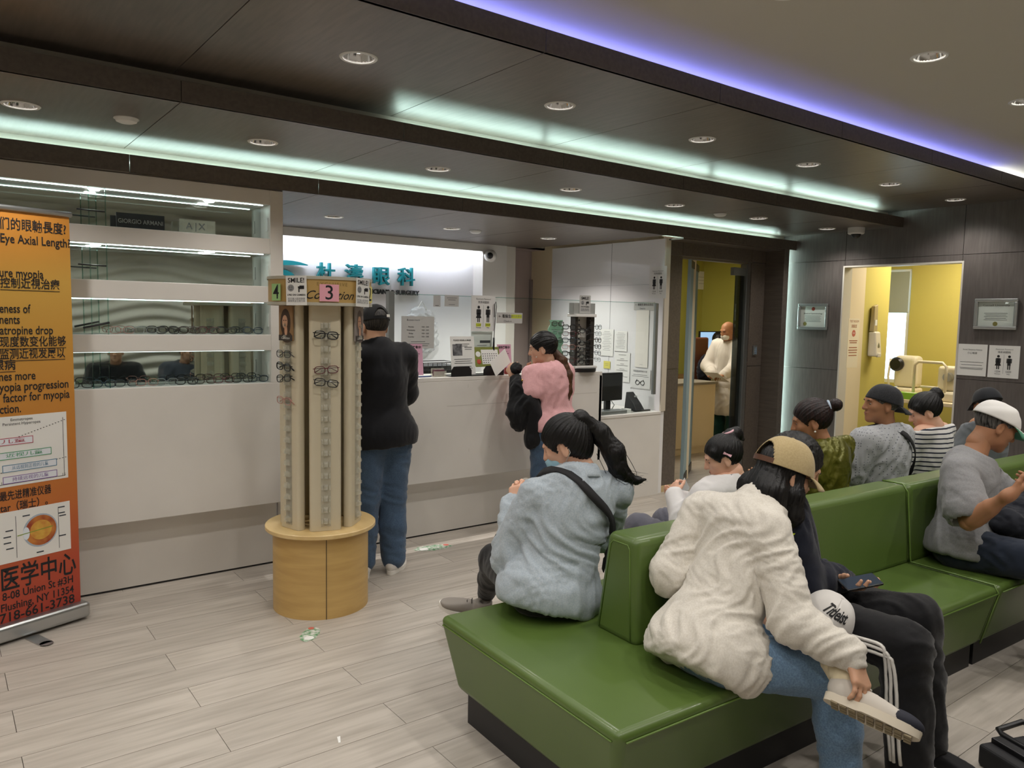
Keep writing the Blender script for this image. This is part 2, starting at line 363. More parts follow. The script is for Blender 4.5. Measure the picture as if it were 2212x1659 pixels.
# lit ceiling panels (warm) in the two rooms beyond
def ceil_panel(x, y, z, sx, sy, e, col, label):
    t = thing('ceiling_light_panel', label, 'ceiling light', (x, y, z))
    MB().box(-sx / 2 - 0.03, sx / 2 + 0.03, -sy / 2 - 0.03, sy / 2 + 0.03, -0.012, 0.0).build('frame', m_trim, t)
    MB().box(-sx / 2, sx / 2, -sy / 2, sy / 2, -0.016, -0.012).build('diffuser', emis('panel_glow_' + label[:8], col + (1,), e), t)
ceil_panel(8.35, 3.5, 2.60, 1.0, 0.6, 20.0, (1.0, 0.90, 0.72), 'flat lit ceiling panel in the yellow test room')
ceil_panel(7.4, 6.6, 2.62, 1.2, 0.6, 8.0, (1.0, 0.93, 0.80), 'flat lit ceiling panel in the exam room behind the glass door')
# ================================================================ BUILT-IN FURNITURE
m_mirror = mat('mirror', '#c9cfcc', 0.02, metal=1.0)
m_glass = glass_mat('clear_glass', '#fafdfc', 0.04)
m_green_glass = glass_mat('glass_edge', '#bfe4dc', 0.18)
m_black = mat('black_plastic', '#141416', 0.4)
m_blackm = mat('black_matte', '#17171a', 0.75)
m_paper = mat('paper', '#e6e5e1', 0.8)
m_ink = mat('ink', '#1c1c1e', 0.8)
m_grey_ink = mat('grey_ink', '#6d6d70', 0.8)
m_silver = mat('silver_metal', '#b9bbbb', 0.3, metal=0.9)
m_greym = mat('grey_metal', '#8d9191', 0.35, metal=0.7)
m_acry = milky_mat('acrylic', '#dcd9cc', 0.3)
# ---- display case with mirror back
dc = thing('display_case', 'long white wall showcase with four lit mirrored rows of eyeglasses', 'showcase', (0.6, 4.9, 0)); OF = (0.6, 4.9, 0)
CX0, CX1, CI = XL + 0.05, 1.777, 1.695
YF, YM = 4.75, 4.92
case_rows = [(2.103, 2.308), (1.809, 2.008), (1.509, 1.708), (1.208, 1.411)]
for z0, z1, nm in ((2.308, 2.398, 'top_rail'), (2.008, 2.103, 'shelf_rail'), (1.708, 1.809, 'shelf_rail'), (1.411, 1.509, 'shelf_rail')):
    MB().box(CX0, CI, YF, YM + 0.02, z0, z1).build(nm, m_lam, dc, offset=OF, bevel=0.003)
MB().box(CI, CX1, YF, 5.2, 1.208, 2.398).build('end_stile', m_lam, dc, offset=OF, bevel=0.003)
MB().box(CX0, CX1, YF, 5.2, 0.435, 1.208).build('lower_panel', m_lam, dc, offset=OF, bevel=0.003)
MB().box(CX0, CX1 - 0.01, 4.88, 5.2, 0.012, 0.435).build('plinth', m_lam, dc, offset=OF)
MB().box(CX0, CX1 - 0.01, 4.886, 5.2, 0.0, 0.012).build('kick_strip', m_black, dc, offset=OF)
MB().box(CX0, CI, YM, YM + 0.01, 1.208, 2.308).build('mirror_back', m_mirror, dc, offset=OF)
MB().box(CX0, CX1, YM + 0.02, 5.2, 1.208, 2.398).build('back_box', m_lam, dc, offset=OF)
for i, (z0, z1) in enumerate(case_rows):
    MB().box(CX0, 0.789, 4.768, 4.773, z0, z1).build('glass_door', m_glass, dc, offset=OF)
    MB().box(0.704, CI - 0.001, 4.780, 4.785, z0, z1).build('glass_door', m_glass, dc, offset=OF)
    MB().box(0.784, 0.789, 4.7675, 4.7735, z0, z1).box(0.704, 0.709, 4.7795, 4.7855, z0, z1).build('glass_edge', m_green_glass, dc, offset=OF)
    MB().box(CX0, CI - 0.03, 4.79, 4.802, z1 - 0.003, z1 - 0.0005).build('light_strip', emis('case_led_%d' % i, (0.80, 1.0, 0.97, 1), 15.0 if i < 2 else 7.0), dc, offset=OF)
    MB().box(CI - 0.004, CI, YF + 0.035, YF + 0.06, z0 + 0.05, z0 + 0.13).build('hinge_plate', m_white, dc, offset=OF)
    if i < 2:
        for x in (0.745, 1.36): MB().lathe([(0, -0.006), (0.026, -0.006), (0.03, 0)], 20, (x, 4.85, z1 - 0.0005)).build('puck_light', emis('puck', (1, 1, 0.97, 1), 40.0), dc, offset=OF)
    if i < 2: MB().tube([(0.645, 4.762, z0 + 0.08), (0.782, 4.762, z0 + 0.077)], 0.0045, 8).build('handle_bar', m_black, dc, offset=OF)
    if i == 2: MB().tube([(0.66, 4.762, 1.545), (0.79, 4.762, 1.575)], 0.006, 8).build('handle_bar', m_black, dc, offset=OF)
bs = thing('brand_plaque', 'black plaque with silver lettering in the top row of the showcase', 'sign', (0.975, 4.83, 2.1035))
MB().box(-0.126, 0.126, -0.006, 0.006, 0, 0.088).build('plaque', m_blackm, bs)
text('GIORGIO ARMANI', 0.034, m_silver, bs, T4(0, -0.007, 0.042) @ Matrix.Rotation(PI / 2, 4, 'X'), width=0.235, bold=0.004)
ax = thing('acrylic_block', 'clear acrylic block with small dark lettering in the top showcase row', 'sign', (1.285, 4.83, 2.1035))
MB().box(-0.10, 0.10, -0.012, 0.012, 0, 0.082).build('block', m_acry, ax)
for ch, dx in (('A', -0.05), ('|', -0.012), ('X', 0.022)): text(ch, 0.055, m_grey_ink, ax, T4(dx, -0.013, 0.042) @ Matrix.Rotation(PI / 2, 4, 'X'), bold=0.01)
# ---- eyeglasses
def rimpath(cx, w, h, e=3.0, n=20):
    P = []
    for k in range(n):
        a = 2 * PI * k / n; c, s = math.cos(a), math.sin(a)
        P.append((cx + w * math.copysign(abs(c) ** (2 / e), c), 0, h * math.copysign(abs(s) ** (2 / e), s) - 0.004 * (abs(c) > .7) * 0))
    return P
LENS = glass_mat('lens', '#eef2f2', 0.08)
FR = {}
def frame_mesh(col, thick, w=0.027, h=0.019, e=3.0):
    key = (col, thick, w, h)
    if key in FR: return FR[key]
    m = mat('frame_' + col, col, 0.25, spec=0.6)
    a = MB(); 
    for s in (-1, 1): a.tube(rimpath(s * 0.034, w, h, e), thick, 6, closed=True)
    a.tube([(-0.010, 0, 0.004), (0, -0.003, 0.007), (0.010, 0, 0.004)], thick, 6)
    for s in (-1, 1): a.tube([(s * (0.034 + w), 0, 0.008), (s * 0.068, 0.004, 0.008)], thick, 6)
    me = a.mesh('front_rims'); me.materials.append(m); me.polygons.foreach_set('use_smooth', [True] * len(me.polygons))
    b = MB().tube([(0, 0, 0), (0.002, 0.05, 0), (0.001, 0.095, -0.002), (-0.003, 0.13, -0.022)], [thick, thick * 0.9, thick, thick * 1.3], 6)
    mt = b.mesh('temple'); mt.materials.append(m)
    l = MB()
    for s in (-1, 1):
        P = rimpath(s * 0.034, w, h, e); l.add(P, [tuple(range(len(P)))])
    ml = l.mesh('lenses'); ml.materials.append(LENS)
    FR[key] = (me, mt, ml); return FR[key]
def glasses(loc, rot, style, label, group=None, fold=0.0):
    me, mt, ml = frame_mesh(*style); t = thing('eyeglasses', label, 'glasses', loc, 0, group); t.rotation_euler = rot
    for nm, x in (('front_rims', me), ('lenses', ml)):
        o = bpy.data.objects.new(nm, x); C.objects.link(o); o.parent = t
    for s in (-1, 1):
        o = bpy.data.objects.new('temple', mt); C.objects.link(o); o.parent = t; o.location = (s * 0.068, 0.005, 0.008); o.rotation_euler = (0, 0, s * fold)
    return t
STY = [('#16161a', 0.0030), ('#26262e', 0.0019), ('#5a1f2a', 0.0021), ('#8a8d90', 0.0015), ('#2b3a4a', 0.0024), ('#3a2a22', 0.0026), ('#b07a72', 0.0018), ('#111113', 0.0024)]
def shelf_glasses(row, xs, z, words):
    for i, x in enumerate(xs):
        st = STY[(i * 5 + row * 3) % len(STY)]
        glasses((x, 4.795 + 0.012 * random.random(), z + 0.024), (math.radians(-4 + 5 * random.random()), 0, math.radians(random.uniform(-8, 8))), st,
                '%s eyeglasses from the open end on the %s mirrored shelf of the showcase' % (ORD[len(xs) - 1 - i], words), 'glasses on the %s showcase shelf' % words, fold=0.12)
shelf_glasses(2, [0.86, 0.98, 1.10, 1.22, 1.33, 1.44, 1.60], 1.509, 'third')
shelf_glasses(3, [-0.2, -0.05, 0.09, 0.23, 0.37, 0.51, 0.645, 0.76, 0.875, 0.985, 1.09, 1.20, 1.31, 1.42, 1.53, 1.63], 1.208, 'lowest')
# ---- reception counter
rc = thing('reception_counter', 'long white reception counter with overhanging front panel and recessed base', 'counter', (3.2, 4.9, 0)); OF = (3.2, 4.9, 0)
MB().box(1.78, 4.56, YF, YF + 0.03, 0.435, 1.17).build('front_panel', m_lam, rc, offset=OF, bevel=0.003)
MB().box(1.78, 4.56, YF, 5.10, 1.17, 1.20).build('counter_top', m_lam, rc, offset=OF, bevel=0.003)
MB().box(1.78, 4.56, 4.88, 4.91, 0.012, 0.47).build('plinth', m_lam, rc, offset=OF)
MB().box(1.78, 4.56, 4.886, 4.91, 0.0, 0.012).build('kick_strip', m_black, rc, offset=OF)
MB().box(4.53, 4.56, YF, 5.10, 0.435, 1.17).build('end_panel', m_lam, rc, offset=OF)
MB().box(1.80, 4.53, 5.0, 5.62, 0.72, 0.75).build('work_desk', m_lam, rc, offset=OF)
lc = thing('low_counter', 'low white counter section beside the dark doorway', 'counter', (5.0, 5.2, 0))
MB().box(4.56, 5.455, 4.88, 4.91, 0.0, 0.765).build('front_panel', m_lam, lc, offset=(5.0, 5.2, 0))
MB().box(4.56, 5.455, 4.875, 5.62, 0.765, 0.79).build('counter_top', m_lam, lc, offset=(5.0, 5.2, 0), bevel=0.002)
# scuffs and panel seams on the counter face
sc = MB()
for (a, b_, z, w) in ((3.0, 3.62, 0.985, 0.0015), (3.86, 4.5, 1.02, 0.0015)): sc.box(a, b_, YF - 0.0006, YF, z, z + w * 2)
for _ in range(7):
    x = random.uniform(2.6, 3.5); z = random.uniform(0.6, 1.12); sc.box(x, x + 0.002, YF - 0.0004, YF, z, z + random.uniform(0.01, 0.03))
sc.build('panel_seam', mat('scuff', '#b8b4ac', 0.6), rc, offset=OF)
# ---- clear barrier standing on the counter
gb = thing('clear_barrier', 'tall clear acrylic sneeze guard along the reception counter with grey post', 'screen', (3.9, 4.93, 0.79))
OF = (3.9, 4.93, 0.79)
MB().box(2.62, 3.56, 4.927, 4.933, 1.20, 1.80).build('pane', m_glass, gb, offset=OF)
MB().box(3.565, 4.553, 4.927, 4.933, 1.20, 1.80).build('pane', m_glass, gb, offset=OF)
MB().box(4.557, 5.41, 4.927, 4.933, 0.79, 1.80).build('pane', m_glass, gb, offset=OF)
MB().box(2.60, 2.645, 4.905, 4.95, 1.20, 1.815).build('post', m_greym, gb, offset=OF)
MB().box(5.385, 5.42, 4.92, 4.945, 0.95, 1.80).build('post', m_greym, gb, offset=OF)
MB().box(2.62, 3.56, 4.925, 4.935, 1.798, 1.802).box(3.565, 5.41, 4.925, 4.935, 1.798, 1.802).build('edge_strip', m_green_glass, gb, offset=OF)
# ---- lettering and emblem on the reception wall
TEAL = mat('teal_acrylic', '#1f8a94', 0.35)
sg = thing('wall_sign', 'large teal characters with an eye swoosh emblem mounted on the bright reception wall', 'sign', (3.2, 6.83, 1.9))
for ch, p in (('杜', (2.948,6.820,2.022)), ('濤', (3.229,6.820,2.023)), ('眼', (3.513,6.820,2.018)), ('科', (3.795,6.820,2.022))):
    text(ch, 0.19, TEAL, sg, T4(p[0] - 3.2, -0.035, p[2] - 1.9 - 0.01) @ Matrix.Rotation(PI / 2, 4, 'X'), name='character', extrude=0.02, bold=0.012)
p0 = (2.542,6.820,1.977)
def swoosh(pts, wid):
    P = np.array(pts); n = len(P); T = np.gradient(P, axis=0); T /= np.linalg.norm(T, axis=1)[:, None]; Nn = np.stack([-T[:, 1], T[:, 0]], 1)
    A = P + Nn * np.array(wid)[:, None]; B = P - Nn * np.array(wid)[:, None]; poly = [tuple(x) for x in A] + [tuple(x) for x in B[::-1]]
    bm = bmesh.new(); vs_ = [bm.verts.new((x, -0.03, z)) for x, z in poly]
    k = len(A)
    for i in range(k - 1): bm.faces.new((vs_[i], vs_[i + 1], vs_[2 * k - 2 - i], vs_[2 * k - 1 - i]))
    me = bpy.data.meshes.new('swoosh'); bm.to_mesh(me); bm.free(); o = link('swoosh', me, TEAL, sg, solid=0.03); return o
cx, cz = p0[0] - 3.2, p0[2] - 1.9
swoosh([(cx - 0.25 + 0.034 * i, cz + 0.075 + 0.045 * math.sin(i / 14 * PI * .75) ) for i in range(15)], [0.004 + 0.018 * math.sin(PI * i / 14) for i in range(15)])
swoosh([(cx - 0.02 + 0.135 * math.cos(a), cz - 0.10 + 0.135 * math.sin(a)) for a in np.linspace(PI * 0.75, -PI * 0.45, 15)], [0.003 + 0.026 * math.sin(PI * i / 14) for i in range(15)])
pe = (3.955,6.820,1.867)
text('EYE PHYSICIANS & SURGERY', 0.062, mat('dark_letters', '#3a3d40', 0.4), sg, T4(pe[0] - 3.2, -0.01, pe[2] - 1.9) @ Matrix.Rotation(PI / 2, 4, 'X'), align='RIGHT', extrude=0.006, bold=0.03)
# ================================================================ GREEN BENCH
m_leather = mat('green_leather', '#546a30', 0.36, spec=0.5, coat=0.12, bump=(160, 0.06, 3, (1, 1, 1), 0.002), var=('#4d632b', 1.6, (1, 1, 1), 3))
m_pipe = mat('green_piping', '#627d38', 0.32, spec=0.5)
SA = math.radians(-2.6)
def bench(lx0, lx1, label, back0):
    ox, oy = 1.585 + lx0 * math.cos(SA), 2.055 + lx0 * math.sin(SA)
    t = thing('bench', label, 'bench', (ox, oy, 0), SA); L = lx1 - lx0
    e = 0.05 if lx0 == 0 else 0.0
    V = [(e, -0.47, 0.13), (L, -0.47, 0.13), (L, 0.47, 0.13), (e, 0.47, 0.13), (0, -0.545, 0.43), (L, -0.545, 0.43), (L, 0.545, 0.43), (0, 0.545, 0.43)]
    MB().hexa(V).build('seat', m_leather, t, smooth=40, bevel=0.032, seg=5)
    b0 = back0
    V = [(b0, -0.115, 0.42), (L, -0.115, 0.42), (L, 0.125, 0.42), (b0, 0.125, 0.42), (b0 + 0.02, -0.075, 0.825), (L, -0.075, 0.825), (L, 0.085, 0.825), (b0 + 0.02, 0.085, 0.825)]
    MB().hexa(V).build('backrest', m_leather, t, smooth=40, bevel=0.03, seg=5)
    MB().box(e + 0.03, L, -0.43, 0.43, 0.0, 0.135).build('plinth', mat('black_laminate', '#1d1d1f', 0.5), t)
    pp = MB(); q = 0.0315
    for s in (-1, 1): pp.tube([(0.035, s * 0.540, 0.43 - q), (L, s * 0.540, 0.43 - q)], 0.0032, 6)
    if lx0 == 0:
        pp.tube([(0.003, -0.51, 0.43 - q), (0.003, 0.51, 0.43 - q)], 0.0028, 6)
        pp.tube([(b0 + 0.000, -0.084, 0.44), (b0 + 0.017, -0.048, 0.78), (b0 + 0.019, -0.035, 0.795), (b0 + 0.019, 0.045, 0.795), (b0 + 0.017, 0.058, 0.78), (b0 + 0.000, 0.094, 0.44)], 0.0025, 6)
    else:
        pp.tube([(0.0, -0.471, 0.132), (0.0, -0.537, 0.395), (0.0, -0.515, 0.431), (0.0, -0.118, 0.432), (0.0, -0.113, 0.45), (0.0, -0.079, 0.79), (0, -0.05, 0.826), (0, 0.06, 0.826)], 0.0045, 6)
    pp.build('piping', m_pipe, t, smooth=True)
    return t
bench(0, 2.40, 'near section of the green leather island bench with a free end', 0.475)
bench(2.404, 4.9, 'far section of the green leather island bench beyond the seam', 0.0)
# ================================================================ EYEWEAR KIOSK
m_birch = mat('birch', '#c7a566', 0.42, var=('#b8965a', 3, (1, 1, 8), 5))
m_birch2 = mat('birch_top', '#d8bc86', 0.35, var=('#cdae74', 3, (5, 1, 1), 4))
m_beige = mat('beige_panel', '#c9bfa6', 0.5)
KX, KY = 1.723, 4.048
ka = math.atan2(-KY, -KX) + math.radians(7)
kk = thing('eyewear_kiosk', 'round wooden eyewear kiosk with six tall beige panels and numbered ring', 'display stand', (KX, KY, 0))
MB().lathe([(0.263, 0.0), (0.263, 0.45)], 64).build('base_drum', m_birch, kk, smooth=True)
aj = math.atan2(-KY, -KX) + math.radians(6)
MB().box(-0.0015, 0.0015, -0.002, 0.0015, 0.0, 0.45).xf(Matrix.Rotation(aj + PI / 2, 4, 'Z') @ T4(0, 0, 0)).xf(T4(0.263 * math.cos(aj), 0.263 * math.sin(aj), 0)).build('drum_seam', m_black, kk)
MB().lathe([(0, 0.45), (0.300, 0.45), (0.304, 0.454), (0.304, 0.471), (0.300, 0.475), (0, 0.475)], 64).build('base_disc', m_birch2, kk, smooth=40)
MB().tube([(0, 0, 0.475), (0, 0, 1.69)], 0.06, 16).build('core_post', m_beige, kk, smooth=True)
MB().lathe([(0.20, 1.690), (0.279, 1.690), (0.279, 1.705), (0.276, 1.706), (0.276, 1.825), (0.281, 1.826), (0.281, 1.838), (0.0, 1.838)], 64).build('header_ring', mat('kiosk_header', '#bd9c5e', 0.5), kk, smooth=40)
MB().lathe([(0.2815, 1.824), (0.2825, 1.840), (0.275, 1.841)], 64).lathe([(0.2765, 1.688), (0.2815, 1.690), (0.2815, 1.704), (0.2765, 1.706)], 64).build('ring_trim', mat('kiosk_trim', '#b9b4a4', 0.4), kk, smooth=40)
hold = MB().box(-0.012, 0.012, -0.004, 0.0, -0.016, 0.016).hexa([(-0.006, -0.026, -0.010), (0.006, -0.026, -0.010), (0.011, -0.004, -0.012), (-0.011, -0.004, -0.012), (-0.004, -0.026, 0.006), (0.004, -0.026, 0.006), (0.009, -0.004, 0.012), (-0.009, -0.004, 0.012)]).box(-0.024, -0.016, -0.012, 0, -0.012, 0.012).box(0.016, 0.024, -0.012, 0, -0.012, 0.012)
me_hold = hold.mesh('glasses_holder'); me_hold.materials.append(m_acry)
pan = MB(); prof = []
w, d, r = 0.083, 0.05, 0.018
for (sx, sy) in ((1, -1), (1, 1), (-1, 1), (-1, -1)):
    for i in range(5):
        a = {(1, -1): -PI / 2, (1, 1): 0, (-1, 1): PI / 2, (-1, -1): PI}[(sx, sy)] + i * PI / 8
        prof.append((sx * (w - r) + r * math.cos(a), sy * (d / 2 - r) + r * math.sin(a)))
me_pan = MB().prism(prof, 0.476, 1.688).mesh('panel'); me_pan.materials.append(m_beige)
me_pan.polygons.foreach_set('use_smooth', [True] * len(me_pan.polygons)); me_pan.set_sharp_from_angle(angle=0.6)
strip = MB().box(-0.026, 0.026, -0.003, 0, 0.50, 1.60).mesh('clip_strip'); strip.materials.append(m_acry)
K_PAN = []
for k in range(6):
    a = ka + k * PI / 3; o = bpy.data.objects.new('panel', me_pan); C.objects.link(o); o.parent = kk
    o.location = (0.185 * math.cos(a), 0.185 * math.sin(a), 0); o.rotation_euler = (0, 0, a + PI / 2); K_PAN.append(o)
    s = bpy.data.objects.new('clip_strip', strip); C.objects.link(s); s.parent = o; s.location = (0, -d / 2, 0)
    for i in range(18):
        h = bpy.data.objects.new('glasses_holder', me_hold); C.objects.link(h); h.parent = o; h.location = (0, -d / 2 - 0.003, 0.53 + i * 0.062)
def on_panel(k, x, z, out=0.03):
    a = ka + k * PI / 3; R = 0.185 + d / 2 + out; return (KX + R * math.cos(a) - x * math.sin(a), KY + R * math.sin(a) + x * math.cos(a), z), a + PI / 2
for (k, z, si, tl, desc) in ((0, 1.535, 0, 4, 'black eyeglasses highest on the kiosk panel numbered 3'), (0, 1.352, 2, -3, 'burgundy rimmed eyeglasses midway on the kiosk panel numbered 3'), (0, 1.283, 7, 8, 'black eyeglasses hanging lowest on the kiosk panel numbered 3'),
                      (5, 1.43, 1, 0, 'thin dark eyeglasses highest on the kiosk panel numbered 4'), (5, 1.362, 0, 5, 'thick black eyeglasses second down on the kiosk panel numbered 4'), (5, 1.30, 7, -6, 'black eyeglasses third down on the kiosk panel numbered 4'), (5, 1.18, 6, 3, 'pinkish thin eyeglasses hanging lowest on the kiosk panel numbered 4')):
    p, az = on_panel(k, 0, z); g = glasses(p, (0, math.radians(tl), az), STY[si], desc, fold=1.45)
# papers on the header ring
def on_ring(ang, z, out=0.001):
    a = math.atan2(-KY, -KX) + math.radians(ang); R = 0.281 + out
    return Matrix.Translation((R * math.cos(a), R * math.sin(a), z)) @ Matrix.Rotation(a + PI / 2, 4, 'Z') @ Matrix.Rotation(PI / 2, 4, 'X')
def ring_paper(ang, z, w, h, m, tilt=0, out=0.002, name='note'):
    M = on_ring(ang, z, out); o = MB().box(-w / 2, w / 2, -h / 2, h / 2, 0, 0.0008).xf(M @ Matrix.Rotation(math.radians(tilt), 4, 'Z')).build(name, m, kk); return M @ Matrix.Rotation(math.radians(tilt), 4, 'Z') @ T4(0, 0, 0.0015)
def ring_text(s, size, ang, z, m, **kw):
    me = text_mesh(s, size, **kw); a0 = math.atan2(-KY, -KX) + math.radians(ang)
    for v in me.vertices:
        a = a0 + v.co.x / 0.277; v.co = Vector((0.2775 * math.cos(a), 0.2775 * math.sin(a), z + v.co.y))
    return link('lettering', me, m, kk)
ring_text('EXCLUSIVE', 0.026, 13, 1.800, mat('gold_ink', '#8a713c', 0.5), space=1.35)
ring_text('Collection', 0.062, 10, 1.742, m_ink, shear=0.5, bold=0.004)
for ang, ch, col in ((-52, '4', '#a5cf8a'), (9, '3', '#e7a5b2'), (66, '2', '#d9cf7d')):
    M = ring_paper(ang, 1.755, 0.075 if ch != '3' else 0.10, 0.088, mat('note_' + ch, col, 0.8), out=0.004); text(ch, 0.105, m_ink, kk, M @ T4(0, -0.002, 0), bold=0.004)
def smile_sign(M, parent, s=1.0):
    text('SMILE!', 0.034 * s, m_ink, parent, M @ T4(0, 0.052 * s, 0), bold=0.02)
    text("U'RE ON CAMERA", 0.0125 * s, m_ink, parent, M @ T4(0, -0.022 * s, 0), bold=0.03)
    text('您已進入監控錄像\n請微笑並注意行為', 0.012 * s, m_grey_ink, parent, M @ T4(0, -0.048 * s, 0))
    ic = MB(); ic.disc((-0.03 * s, 0.014 * s, 0), 0.018 * s, 20); f = ic.xf(M).build('smiley_face', mat('smiley_grey', '#8f8f90', 0.8), parent)
    e = MB(); e.disc((-0.036 * s, 0.018 * s, 0.0004), 0.0025 * s, 8); e.disc((-0.024 * s, 0.018 * s, 0.0004), 0.0025 * s, 8)
    e.tube([(-0.038 * s, 0.009 * s, 0.0004), (-0.03 * s, 0.004 * s, 0.0004), (-0.022 * s, 0.009 * s, 0.0004)], 0.001 * s, 4)
    e.box(0.018 * s, 0.044 * s, 0.008 * s, 0.026 * s, 0, 0.0005); e.box(0.010 * s, 0.02 * s, 0.012 * s, 0.022 * s, 0, 0.0005); e.box(0.012 * s, 0.018 * s, -0.008 * s, 0.012 * s, 0, 0.0005)
    e.xf(M).build('camera_symbol', m_ink, parent)
M = ring_paper(-25, 1.763, 0.115, 0.15, m_paper, 1, out=0.004, name='paper_sign'); smile_sign(M, kk)
M = ring_paper(50, 1.763, 0.115, 0.15, m_paper, -2, out=0.006, name='paper_sign'); smile_sign(M, kk)
# portrait cards above two of the kiosk panels
def portrait(k, bg, hair, label):
    p, az = on_panel(k, 0, 1.50, 0.012); t = thing('portrait_card', label, 'picture', p, az); skin_c = mat('print_skin', '#c99a7c', 0.6)
    MB().box(-0.06, 0.06, -0.004, 0.004, 0, 0.185).build('card', mat('card_' + bg, bg, 0.5), t)
    q = MB()
    def ell(cx, cz, rx, rz, n=22, yy=-0.0045, sk=0): return [(cx + rx * math.cos(2 * PI * i / n) + sk * math.sin(2 * PI * i / n), yy, cz + rz * math.sin(2 * PI * i / n)) for i in range(n)]
    q.add(ell(0.0, 0.095, 0.045, 0.075), [tuple(range(22))]); q.add(ell(0.01, 0.02, 0.048, 0.03, yy=-0.0047), [tuple(range(22))]); q.build('print_hair', mat('print_' + hair, hair, 0.6), t)
    MB().add(ell(-0.004, 0.10, 0.024, 0.036, yy=-0.0055), [tuple(range(22))]).add(ell(0.004, 0.055, 0.013, 0.03, yy=-0.0052), [tuple(range(22))]).build('print_face', skin_c, t)
    e = MB()
    for sx in (-0.013, 0.006): e.add(ell(sx, 0.108, 0.006, 0.003, yy=-0.006), [tuple(range(22))])
    e.add(ell(-0.004, 0.082, 0.007, 0.003, yy=-0.006), [tuple(range(22))]); e.build('print_features', mat('print_dark', '#5a2f28', 0.6), t)
    MB().box(-0.06, 0.06, -0.0056, -0.0048, 0.0, 0.03).build('print_band', mat('print_band_' + bg, '#3a332e', 0.6), t)
    text('Collection', 0.018, m_paper, t, T4(0, -0.0062, 0.014) @ Matrix.Rotation(PI / 2, 4, 'X'), shear=0.4)
    return t
portrait(5, '#8f6f4a', '#3f2a1c', 'portrait card of a long haired person above kiosk panel 4')
portrait(1, '#8d8480', '#6d5f5a', 'pale grey portrait card above the kiosk panel numbered 2')
# ================================================================ ROLL-UP BANNER
bn_u = Vector((0.938, 0.347, 0)); bn_r = Vector((0.600, 4.555, 0))
ban = thing('roll_up_banner', 'tall orange roll-up banner with black medical text in a silver base', 'banner', bn_r - bn_u * 0.42, math.atan2(bn_u.y, bn_u.x))
mb = bpy.data.materials.new('banner_print'); mb.use_nodes = True; nt = mb.node_tree; b_ = nt.nodes['Principled BSDF']; b_.inputs['Roughness'].default_value = 0.45
tcn = nt.nodes.new('ShaderNodeTexCoord'); sp = nt.nodes.new('ShaderNodeSeparateXYZ'); nt.links.new(tcn.outputs['Object'], sp.inputs[0])
ml_ = nt.nodes.new('ShaderNodeMath'); ml_.operation = 'MULTIPLY_ADD'; ml_.inputs[1].default_value = -0.16; ml_.inputs[2].default_value = 0.0; nt.links.new(sp.outputs['X'], ml_.inputs[0])
ad_ = nt.nodes.new('ShaderNodeMath'); ad_.operation = 'ADD'; nt.links.new(sp.outputs['Z'], ad_.inputs[0]); nt.links.new(ml_.outputs[0], ad_.inputs[1])
dv = nt.nodes.new('ShaderNodeMath'); dv.operation = 'DIVIDE'; dv.inputs[1].default_value = 2.15; nt.links.new(ad_.outputs[0], dv.inputs[0])
cr = nt.nodes.new('ShaderNodeValToRGB'); nt.links.new(dv.outputs[0], cr.inputs[0]); cr.color_ramp.elements[0].color = lin('#a8382a'); cr.color_ramp.elements[0].position = 0.0
cr.color_ramp.elements[1].color = lin('#c98437'); cr.color_ramp.elements[1].position = 1.0
for p_, c_ in ((0.14, '#b64e33'), (0.30, '#c07036'), (0.52, '#c58538'), (0.70, '#cf9c45'), (0.80, '#d4a64c'), (0.90, '#cb8c3a')):
    e_ = cr.color_ramp.elements.new(p_); e_.color = lin(c_)
nt.links.new(cr.outputs[0], b_.inputs['Base Color'])
MB().box(-0.42, 0.40, -0.001, 0.001, 0.09, 2.12).build('print', mb, ban)
MB().tube([(-0.43, 0, 2.125), (0.41, 0, 2.125)], 0.014, 10).build('top_rail', m_silver, ban, smooth=40)
MB().box(-0.44, 0.43, -0.05, 0.05, 0.012, 0.095).build('base', m_silver, ban, bevel=0.02, seg=3)
MB().box(0.10, 0.16, -0.19, -0.045, 0.0, 0.006).disc((0.13, -0.19, 0.006), 0.03, 16).build('foot', m_silver, ban)
MB().tube([(0, 0.02, 0.09), (0, 0.02, 2.12)], 0.008, 8).build('pole', m_greym, ban)
BM = lambda s, z: T4(0.40 - s, -0.0025, z) @ Matrix.Rotation(PI / 2, 4, 'X')
